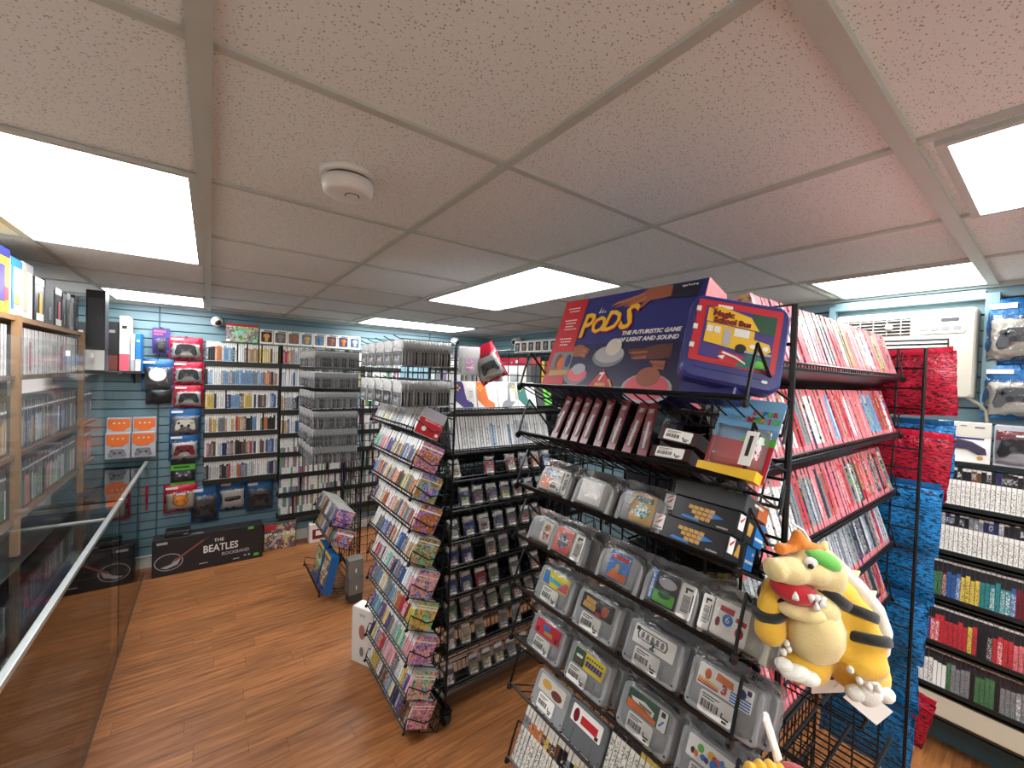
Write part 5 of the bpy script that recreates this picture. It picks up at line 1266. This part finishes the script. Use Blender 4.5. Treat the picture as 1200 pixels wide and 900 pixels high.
# ------------------------------------------------------------------ air conditioner and side wall
def side_wall():
    W, H = .54, .43
    M['ac_cream'] = plain('ac_cream', (182, 178, 164), .45); M['ac_white'] = plain('ac_white', (196, 194, 186), .45)
    F = frame((2.90, .80, 1.758), '-x', 0)
    e = empty('air_conditioner', F, 'white window air conditioner set in the blue side wall', 'air conditioner')
    MB().box((W / 2, .075, H / 2), (W, .13, H)).build('housing', 'ac_cream', e, bevel=.008)
    MB().prism(rrect(W, H, .02, 3, W / 2, 0), -.012, .012, ch=.008).build('front_panel', 'ac_cream', e)
    MB().box((.165, -.010, .352), (.30, .012, .085)).build('air_outlet', plain('outlet_dark', (26, 25, 24), .7), e)
    lv = MB()
    for q in range(5): lv.box((.165, -.017, .318 + q * .017), (.30, .008, .0045), 0, None)
    for x in (.06, .115, .17, .225, .28): lv.box((x, -.014, .352), (.004, .010, .085))
    lv.build('louvre', 'ac_cream', e)
    for x in (.09, .235): MB().lathe([(.016, 0), (.017, .006), (.013, .014), (0, .015)], 18, 0, T(x, -.02, .352) @ RX(90)).build('louvre_knob', 'cream_plastic', e, smooth=True)
    g = MB()
    for q in range(13): g.box((.235, -.018, .022 + q * .0205), (.43, .006, .0108))
    MB().box((.235, -.013, .147), (.44, .004, .275)).build('intake', plain('intake_dark', (34, 33, 31), .7), e); g.build('intake_grille', 'ac_white', e)
    MB().prism(rrect(.165, .085, .012, 3, .425, .310), -.0165, -.010).build('control_panel', 'ac_white', e)
    MB().prism(rrect(.06, .016, .003, 2, .455, .368), -.0185, -.016).build('display', 'dark_grey', e)
    for q in range(4): MB().prism(rrect(.028, .020, .008, 3, .365 + q * .038, .325), -.019, -.016, ch=.001).build('button', 'grey_plastic', e)
    MB().path([(.52, .02, -.0), (.56, .03, -.03), (.58, .05, -.06), (.585, .06, -.12)], .006, 6).build('power_cord', plain('cord_beige', (150, 140, 118), .6), e)
    # blue painted frame around it
    fr = MB(); Xf = frame((2.985, .84, 1.72), '-x', 0)
    for x, z, w, h in ((0.0, .26, .03, .56), (.62, .26, .045, .56), (.306, .535, .583, .045)): fr.box((x, .01, z), (w, .05, h))
    struct(fr, 'trim_7', ['slat'], Xf)
    # boxed controllers on the ledge
    X = frame((2.85, .95, 1.456), '-x', 0)
    o = MB().box((0, .04, .0925), (.172, .08, .185)).build('boxed_gamepad', 'paper', bevel=.002); o.matrix_world = X @ T(.672, 0, .0005) @ RZ(4); tag(o, 'white boxed gamepad on the ledge under the air conditioner', 'boxed gamepad')
    MB().box((0, -.0008, .152), (.172, .0012, .065)).build('cream_band', 'cream_plastic', o); MB().prism([(-.08, .05), (-.06, .095), (-.02, .110), (.03, .098), (.07, .07), (.074, .045), (.05, .040), (.02, .062), (-.03, .064), (-.06, .036)], -.012, 0, ch=.005).build('gamepad', plain('pad_violet', (58, 52, 72), .4), o)
    MB().path([(-.02, -.006, .108), (-.03, -.004, .13), (-.026, -.002, .15)], .002, 5).build('cable', 'ink', o); MB().lathe([(.010, 0), (.010, .001)], 14, 0, T(.055, -.0012, .025) @ RX(90)).build('seal', 'gold', o); MB().box((.02, -.0012, .113), (.09, .001, .008)).box((0, -.0012, .17), (.02, .001, .004)).box((.05, -.0012, .165), (.03, .001, .006)).build('print', 'navy', o)
    o = MB().box((0, .03, .092), (.165, .06, .184)).build('boxed_gamepad', 'silver', bevel=.003); o.matrix_world = X @ T(.848, .004, .0005) @ RZ(-2); tag(o, 'clear-fronted gamepad pack with maroon header on the ledge', 'boxed gamepad')
    MB().box((0, -.0008, .140), (.150, .0012, .045)).build('header', 'maroon', o); gamepad(o, 'black_plastic', T(0, -.001, .055), 1.3, 'dark_grey'); MB().pillow(.155, .15, .06, 0, None, 8, 8, 3, .002, .012, 0, -.004, p=8).build('bubble', 'film', o, smooth=True); MB().box((.02, -.002, .142), (.08, .001, .008)).build('title_print', 'paper', o)
    # far end of the side wall: ledges, boxed items, hanging bags
    e = empty('ledge_shelf', T(XR, 3.7, 0), 'black ledge on the side wall near the far corner carrying boxes', 'shelf'); bpy.context.view_layer.update()
    X = frame((2.86, 4.45, 0), '-x', 0); I = e.matrix_world.inverted()
    for z, nm in ((2.06, 'upper_ledge'), (1.70, 'lower_ledge'), (1.36, 'lower_ledge')): MB().box((.75, .08, z - .01), (1.5, .16, .016)).build('ledge', 'black_shelf', e, I @ X)
    for i, (x, w, h, z, col, top, lab) in enumerate([(.10, .72, .30, 1.70, 'paper', 'foil_red', 'large white carton with a red top band near the far corner'), (.90, .16, .30, 1.70, 'dark_grey', 'red', 'grey carton with red top beside the large white carton'), (1.08, .06, .26, 1.70, 'yellow', 'yellow', 'slim yellow box behind the boxed electronic game'), (1.16, .20, .26, 1.70, 'dark_grey', 'red', 'dark carton half hidden by the boxed electronic game')]):
        o = MB().box((w / 2, .05, h / 2), (w, .10, h)).build('carton', col, bevel=.003); o.matrix_world = X @ T(x, .02, z); tag(o, lab, 'carton')
        MB().box((w / 2, -.0012, h - .045), (w, .002, .09)).build('top_band', top, o)
        if i == 0: MB().box((w * .75, -.003, h - .045), (.05, .001, .04)).box((w * .6, -.003, h - .06), (.03, .001, .02)).build('band_print', 'paper', o); MB().pillow(.16, .12, .06, 0, None, 8, 8, 3, .003, .0, w * .70, -.01).build('clear_window', 'silver', o, smooth=True)
    for i in range(6):
        o = MB().box((0, .04, .065), (.11, .08, .13)).build('figure_box', 'paper'); o.matrix_world = X @ T(.62 + i * .125, .03, 2.061); tag(o, f'white window box with a small figure, {nth(i + 1)} along the high side-wall ledge', 'figure box', 'figure boxes on the high side-wall ledge')
        nm, c_ = pick(['black', 'brown', 'blue', 'red', 'grey'])
        MB().prism(rrect(.085, .095, .008, 3, 0, .018), -.001, .001).build('window', 'ink', o); MB().ball((0, 0, .075), (.026, .006, .024)).ball((0, 0, .040), (.014, .005, .018)).build('figure', 'skin' if i % 2 else 'grey_plastic', o, smooth=True)
    for i, (y, z0, cont, lab) in enumerate([(3.55, 1.42, 'foil_blue', 'blue bag with lime panel behind the controller boxes'), (3.28, 1.40, 'foil_blue', 'blue bag with clear window under the far ledge'), (3.02, 1.38, 'foil_blue', 'blue bag nearest the tall rack under the far ledge'), (4.22, 1.74, 'foil_blue', 'blue bag in the far corner beside the white carton')]):
        o = bag('gamepad_bag', .22, .26, cont, 'grey_plastic' if i else 'green', 120 + i * 3, 'dark_grey' if i else None); o.matrix_world = frame((2.82 - .03 * (i == 3), y, z0), '-x', 0); tag(o, lab, 'accessory bag')

# ------------------------------------------------------------------ floor boxes, back ledge, counter contents
def floor_boxes():
    o = MB().box((0, .075, .1575), (.79, .15, .315)).build('guitar_game_box', plain('box_charcoal', (36, 35, 37), .45), bevel=.003); o.matrix_world = T(.025, 4.455, 0); tag(o, 'long black boxed guitar game on the floor against the slat wall', 'game box')
    g = lambda o2, m='silver', n='guitar_print', l=.0012: MB().prism(o2, -l, -l + .0006).build(n, m, o)
    ol = blob(-.285, .115, .095, .072, 22); g(ol, 'silver', 'guitar_outline'); g([(x * .93 - .020, z * .92 + .009) for x, z in ol], plain('print_char', (44, 43, 46), .45), 'guitar_outline', .0016)
    g([(-.34, .075), (-.27, .095), (-.235, .145), (-.255, .105), (-.20, .150), (-.225, .085), (-.30, .060)], 'silver', 'guitar_body', .0020)
    g([(-.25, .125), (-.055, .262), (-.045, .252), (-.24, .112)], plain('print_neck', (150, 84, 78), .45), 'guitar_neck', .0022); g([(-.055, .262), (-.015, .285), (-.010, .272), (-.045, .250)], 'dark_grey', 'guitar_head', .0022)
    text(o, 'THE', .040, T(.06, -.0014, .235), 'paper', 'title_lettering', bold=.0006); text(o, 'BEATLES', .088, T(.075, -.0014, .165), 'paper', 'title_lettering', bold=.0015, squeeze=.78); text(o, 'ROCKBAND', .038, T(.185, -.0014, .100), 'silver', 'title_lettering', bold=.001)
    MB().box((.30, -.001, .295), (.045, .001, .022)).box((.345, -.001, .040), (.040, .001, .024)).build('green_mark', 'green', o); MB().box((-.33, -.001, .280), (.07, .001, .020)).box((-.05, -.001, .050), (.06, .001, .008)).box((.19, -.001, .035), (.05, .001, .008)).build('small_print', 'silver', o)
    g([(.245, .045), (.257, .062), (.269, .045)], 'silver', 'rating_mark'); g(blob(.288, .052, .009, .009), 'silver', 'rating_mark'); text(o, 'ROCKBAND', .018, T(-.10, 0, .3155) @ RX(-90) @ T(0, 0, .03), 'paper')
    o = MB().box((0, .06, .025), (.17, .12, .050)).build('slim_console', 'black_plastic', bevel=.008); o.matrix_world = T(-.205, 4.475, .3155); tag(o, 'slim black console lying on the long guitar game box', 'game console')
    MB().box((0, -.001, .028), (.165, .003, .004)).build('front_slot', 'dark_grey', o); MB().box((.055, -.001, .014), (.03, .002, .006)).build('badge', 'silver', o)
    o = MB().box((0, .05, .1325), (.285, .10, .265)).build('robot_game_box', plain('box_slate', (74, 70, 72), .4), bevel=.003); o.matrix_world = T(.578, 4.56, 0) @ RZ(-2); tag(o, 'boxed action game with red corner standing on the floor beside the guitar box', 'game box')
    MB().box((0, -.001, .13), (.27, .001, .25)).build('picture', 'art_big', o, color=srgb(96, 84, 84)); MB().box((-.09, -.002, .225), (.09, .001, .05)).build('red_corner', 'red', o); MB().prism([(-.10, .03), (-.06, .05), (.02, .16), (-.01, .17)], -.0022, -.0016).build('print', 'silver', o)
    o = MB().box((0, .05, .10), (.22, .10, .19)).build('white_carton', 'white_plastic', bevel=.004); o.matrix_world = T(.95, 4.55, -.005); tag(o, 'white box with a maroon window print on the floor by the back wall', 'carton')
    MB().box((-.02, -.001, .09), (.12, .001, .10)).box((-.02, -.0016, .10), (.06, .001, .05), 1).build('print', ['maroon', 'paper'], o)
    o = MB().prism(rrect(.17, .345, .012, 3), 0, .075, ch=.004).build('console_box', 'white_plastic'); o.matrix_world = T(.765, 2.485, .001) @ RZ(-62); tag(o, 'white boxed console standing on the floor behind the small game cases', 'console box')
    MB().lathe([(.045, 0), (.045, .001)], 24, 0, T(0, -.0005, .20) @ RX(90) @ Matrix.Diagonal((.55, 1, 1, 1))).build('round_print', plain('print_rose_grey', (170, 116, 108), .5), o); MB().lathe([(.03, 0), (.03, .001)], 24, 0, T(0, -.0005, .08) @ RX(90) @ Matrix.Diagonal((.55, 1, 1, 1))).build('round_print', 'grey_plastic', o); text(o, 'Wii', .03, T(0, -.0008, .30), 'grey_plastic')
    # boxed figures on the high ledge
    z = 2.018
    o = MB().box((0, .05, .085), (.255, .10, .165)).build('robot_kit_box', 'maroon', bevel=.002); o.matrix_world = T(.236, 4.58, z); tag(o, 'red and grey boxed robot kit at the end of the high back ledge', 'kit box')
    MB().box((0, -.001, .075), (.25, .001, .145)).build('picture', 'art_big', o, color=srgb(130, 130, 138)); MB().prism([(-.10, .06), (.02, .09), (.10, .085), (.02, .075)], -.0024, -.0016).build('silver_blade', 'silver', o); MB().box((-.11, -.002, .015), (.03, .001, .02)).build('mark', 'paper', o); MB().box((0, -.0012, .155), (.25, .0012, .018)).build('red_edge', 'red', o)
    for i in range(8):
        o = MB().box((0, .045, .070), (.112, .09, .138)).build('figure_box', 'paper', bevel=.001); o.matrix_world = T(.430 + i * .1175, 4.585, z); nm, c_ = pick(['tan', 'grey', 'maroon', 'yellow', 'sky blue', 'brown', 'coral', 'blue'])
        tag(o, f'white window box with a small vinyl figure, {nth(i + 1)} from the robot kit', 'figure box', 'figure boxes on the high back ledge')
        MB().prism(rrect(.090, .098, .008, 3, 0, .018), -.0012, .001).build('window', plain('window_' + nm.replace(' ', '_'), tuple(int(v * .62) for v in PAL[nm]), .25), o)
        MB().ball((0, -.001, .076), (.027, .005, .024)).ball((0, -.001, .042), (.015, .004, .018)).build('figure', ('gold', 'grey_plastic', 'skin', 'gold', 'blue', 'skin', 'orange', 'silver')[i], o, smooth=True)
        MB().box((.012, -.0012, .125), (.070, .001, .010)).build('title_bar', 'dark_grey', o)

def left_boxes():
    z = 1.9725
    for i, (y0, y1, h, col, cap, lab) in enumerate([(2.40, 2.535, .255, 'yellow', 'navy', 'yellow and purple toy box at the near end of the pine shelf top'), (2.545, 2.665, .235, 'white_plastic', 'blue', 'white box with sky blue cap beside the yellow box'), (2.675, 2.80, .24, 'white_plastic', 'silver', 'plain white console box with a tan side window'), (2.83, 2.955, .205, 'black_plastic', 'white_plastic', 'black box with white top flap'),
                              (2.975, 3.11, .215, 'dark_grey', 'dark_grey', 'plain slate grey box'), (3.13, 3.245, .20, 'ink', 'silver', 'black box with pink mark and pale base'), (3.265, 3.33, .19, 'black_plastic', 'dark_grey', 'slim black box next to the pink-marked one'), (3.345, 3.41, .20, 'black_plastic', 'silver', 'slim black box with silver cap'), (3.425, 3.49, .19, 'silver', 'grey_plastic', 'slim silver box near the post'), (3.505, 3.60, .21, 'black_plastic', 'ink', 'black console box over the far pine post')]):
        w = y1 - y0; o = MB().box((w / 2, .10, h / 2), (w, .20, h)).build('console_box', col, bevel=.002); o.matrix_world = frame((-.655, y0, z), '+x', 0); tag(o, lab, 'console box', 'boxes along the top of the pine shelf')
        MB().box((w / 2, -.0008, h - .018), (w, .0014, .034)).build('top_cap', cap, o)
        if i == 0: MB().box((w * .35, -.002, h * .45), (w * .5, .001, h * .55)).build('purple_print', 'purple', o); MB().box((w * .7, -.0026, h * .3), (w * .3, .001, h * .2)).build('red_print', 'red', o)
        elif i == 1: MB().box((w * .5, -.002, h * .28), (w * .5, .001, h * .16)).build('print', 'gold', o); MB().box((w * .12, -.002, h * .5), (w * .2, .001, h * .8)).build('blue_edge', 'blue', o)
        elif i == 2: MB().box((w * .25, -.002, h * .5), (w * .3, .001, h * .8)).build('side_window', plain('tan_card', (184, 170, 146), .5), o)
        elif i in (3, 5): MB().box((w * .6, -.002, h * .4), (w * .3, .001, h * .5)).build('print', 'yellow' if i == 3 else 'pink', o); MB().box((w * .5, -.0026, h * .1), (w * .8, .001, h * .16)).build('price_sticker', 'paper', o)
        else: MB().box((w * .5, -.002, h * .25), (w * .3, .001, h * .3)).build('print', 'grey_plastic', o)
    o = MB().box((0, .06, .26), (.09, .12, .52)).build('tall_black_box', 'black_plastic', bevel=.003); o.matrix_world = T(-.60, 3.72, 1.732); 
    tag(o, 'tall black console box standing at the end of the pine shelf', 'console box'); MB().box((0, -.001, .40), (.07, .001, .14)).build('print', 'dark_grey', o); MB().box((0, -.001, .07), (.088, .001, .13)).build('white_foot', 'white_plastic', o)
    o2 = MB().box((0, .07, .02), (.26, .14, .018)).build('box_ledge', 'dark_board'); o2.matrix_world = T(-.62, 3.71, 1.702); tag(o2, 'small dark ledge under the tall black console box', 'shelf'); MB().box((-.2, .07, .02), (.16, .02, .018)).build('arm', 'dark_board', o2)
    z = 1.7255
    for i, (x0, x1, h, col, lab) in enumerate([(-.845, -.775, .37, 'dark_grey', 'grey upright box at the inner end of the corner shelf'), (-.770, -.715, .36, 'black_plastic', 'black upright console with grey foot on the corner shelf'), (-.710, -.672, .40, 'teal', 'thin blue-green upright case on the corner shelf'), (-.665, -.598, .39, 'ink', 'black upright case with brown edge on the corner shelf'), (-.590, -.530, .44, 'white_plastic', 'tall white box with red lower half on the corner shelf'), (-.524, -.498, .30, 'white_plastic', 'thin white upright console on the corner shelf'), (-.494, -.462, .31, 'blue', 'blue and white box at the outer end of the corner shelf')]):
        w = x1 - x0; o = MB().box((w / 2, .09, h / 2), (w, .18, h)).build('upright_console', col, bevel=.003); o.matrix_world = T(x0, 4.505, z); tag(o, lab, 'console box', 'upright consoles on the corner shelf')
        MB().box((w / 2, -.001, h * .16), (w * .98, .001, h * .3)).build('lower_panel', ('grey_plastic', 'silver', 'blue', 'skin_dark', 'pink', 'silver', 'white_plastic')[i], o); MB().box((w / 2, -.0012, h * .8), (w * .5, .001, h * .06)).build('print', ('silver', 'dark_grey', 'silver', 'grey_plastic', 'ink', 'grey_plastic', 'paper')[i], o)
    # inside the counter
    for i, (x, y, zz, cont) in enumerate([(-.585, 3.20, .042, 'cream_plastic'), (-.62, 3.02, .042, 'silver'), (-.60, 2.80, .042, 'cream_plastic'), (-.585, 2.52, .042, 'cream_plastic'), (-.74, 3.22, .042, 'grey_plastic'), (-.60, 2.28, .042, 'silver'), (-.66, 2.45, .525, 'grey_plastic'), (-.66, 2.05, .525, 'black_plastic'), (-.62, 3.6, .525, 'dark_grey'), (-.66, 4.0, .042, 'grey_plastic')]):
        o = MB().pillow(.20, .17, .05, 0, None, 8, 8, 200 + i, .008).build('loose_gamepad_bag', 'frost', smooth=True); o.matrix_world = T(x, y, zz + .03) @ RZ(60 + 35 * i) @ RX(-90) @ T(0, 0, -.085); g_ = gamepad(o, cont, T(0, .004, .06), 1.2)
        tag(o, f'gamepad in a clear bag lying in the glass counter, {nth(i + 1)} along', 'gamepad', 'bagged gamepads in the glass counter')
    for i, (y, col, lab) in enumerate([(2.75, 'maroon', 'maroon console on the glass shelf inside the counter'), (3.15, 'purple', 'purple console on the glass shelf inside the counter'), (1.7, 'dark_grey', 'dark grey console on the glass shelf inside the counter')]):
        o = MB().prism(rrect(.26, .075, .02, 3), -.10, .10, ch=.01).build('game_console', col); o.matrix_world = T(-.71, y, .5235) @ RZ(90); tag(o, lab, 'game console')
        MB().box((0, -.101, .04), (.18, .002, .012)).build('front_slot', 'ink', o); MB().lathe([(.05, 0), (.05, .004)], 20, 0, T(0, 0, .075)).build('disc_lid', 'dark_grey', o)
STEPS = [room, ceiling_lights, ceiling_fittings, racks, wall_units, glass_counter, back_wall_cases, left_cases, small_cases, red_cases, side_wall_cases, jewel_rows, bagged, rack_b_carts,
         near_rack, big_box, plush, wall_bags, wall_hooks, back_bags, side_wall, floor_boxes, left_boxes]
# ------------------------------------------------------------------ camera, light, view
def camera():
    cam = bpy.data.cameras.new('camera'); o = bpy.data.objects.new('camera', cam); COL.objects.link(o); SC.camera = o
    yaw, pitch, roll = (D2R(a) for a in (36.44779, -1.15054, 1.90108))
    f = Vector((math.sin(yaw) * math.cos(pitch), math.cos(yaw) * math.cos(pitch), math.sin(pitch)))
    r = Vector((math.cos(yaw), -math.sin(yaw), 0)); u = r.cross(f)
    r2 = r * math.cos(roll) + u * math.sin(roll); u2 = -r * math.sin(roll) + u * math.cos(roll)
    o.matrix_world = Matrix(((r2.x, u2.x, -f.x, 0), (r2.y, u2.y, -f.y, 0), (r2.z, u2.z, -f.z, 1.79), (0, 0, 0, 1)))
    cam.sensor_fit = 'HORIZONTAL'; cam.sensor_width = 36; cam.lens = 478.917 / 1200 * 36; cam.clip_start = 0.02
    w = bpy.data.worlds.new('world'); SC.world = w; w.use_nodes = True
    w.node_tree.nodes['Background'].inputs[0].default_value = (.9, .95, 1, 1); w.node_tree.nodes['Background'].inputs[1].default_value = 0.05
    v = SC.view_settings; v.view_transform = 'Standard'; v.look = 'None'; v.gamma = 1; v.exposure = EXPOSURE; v.use_curve_mapping = False
    cy = SC.cycles; cy.use_denoising = True; cy.max_bounces = 10; cy.transparent_max_bounces = 24; cy.diffuse_bounces = 5; cy.glossy_bounces = 4
    cy.caustics_reflective = False; cy.caustics_refractive = False; cy.sample_clamp_indirect = 6.0
EXPOSURE = 0.82
build_materials()
for f in STEPS: f()
camera()
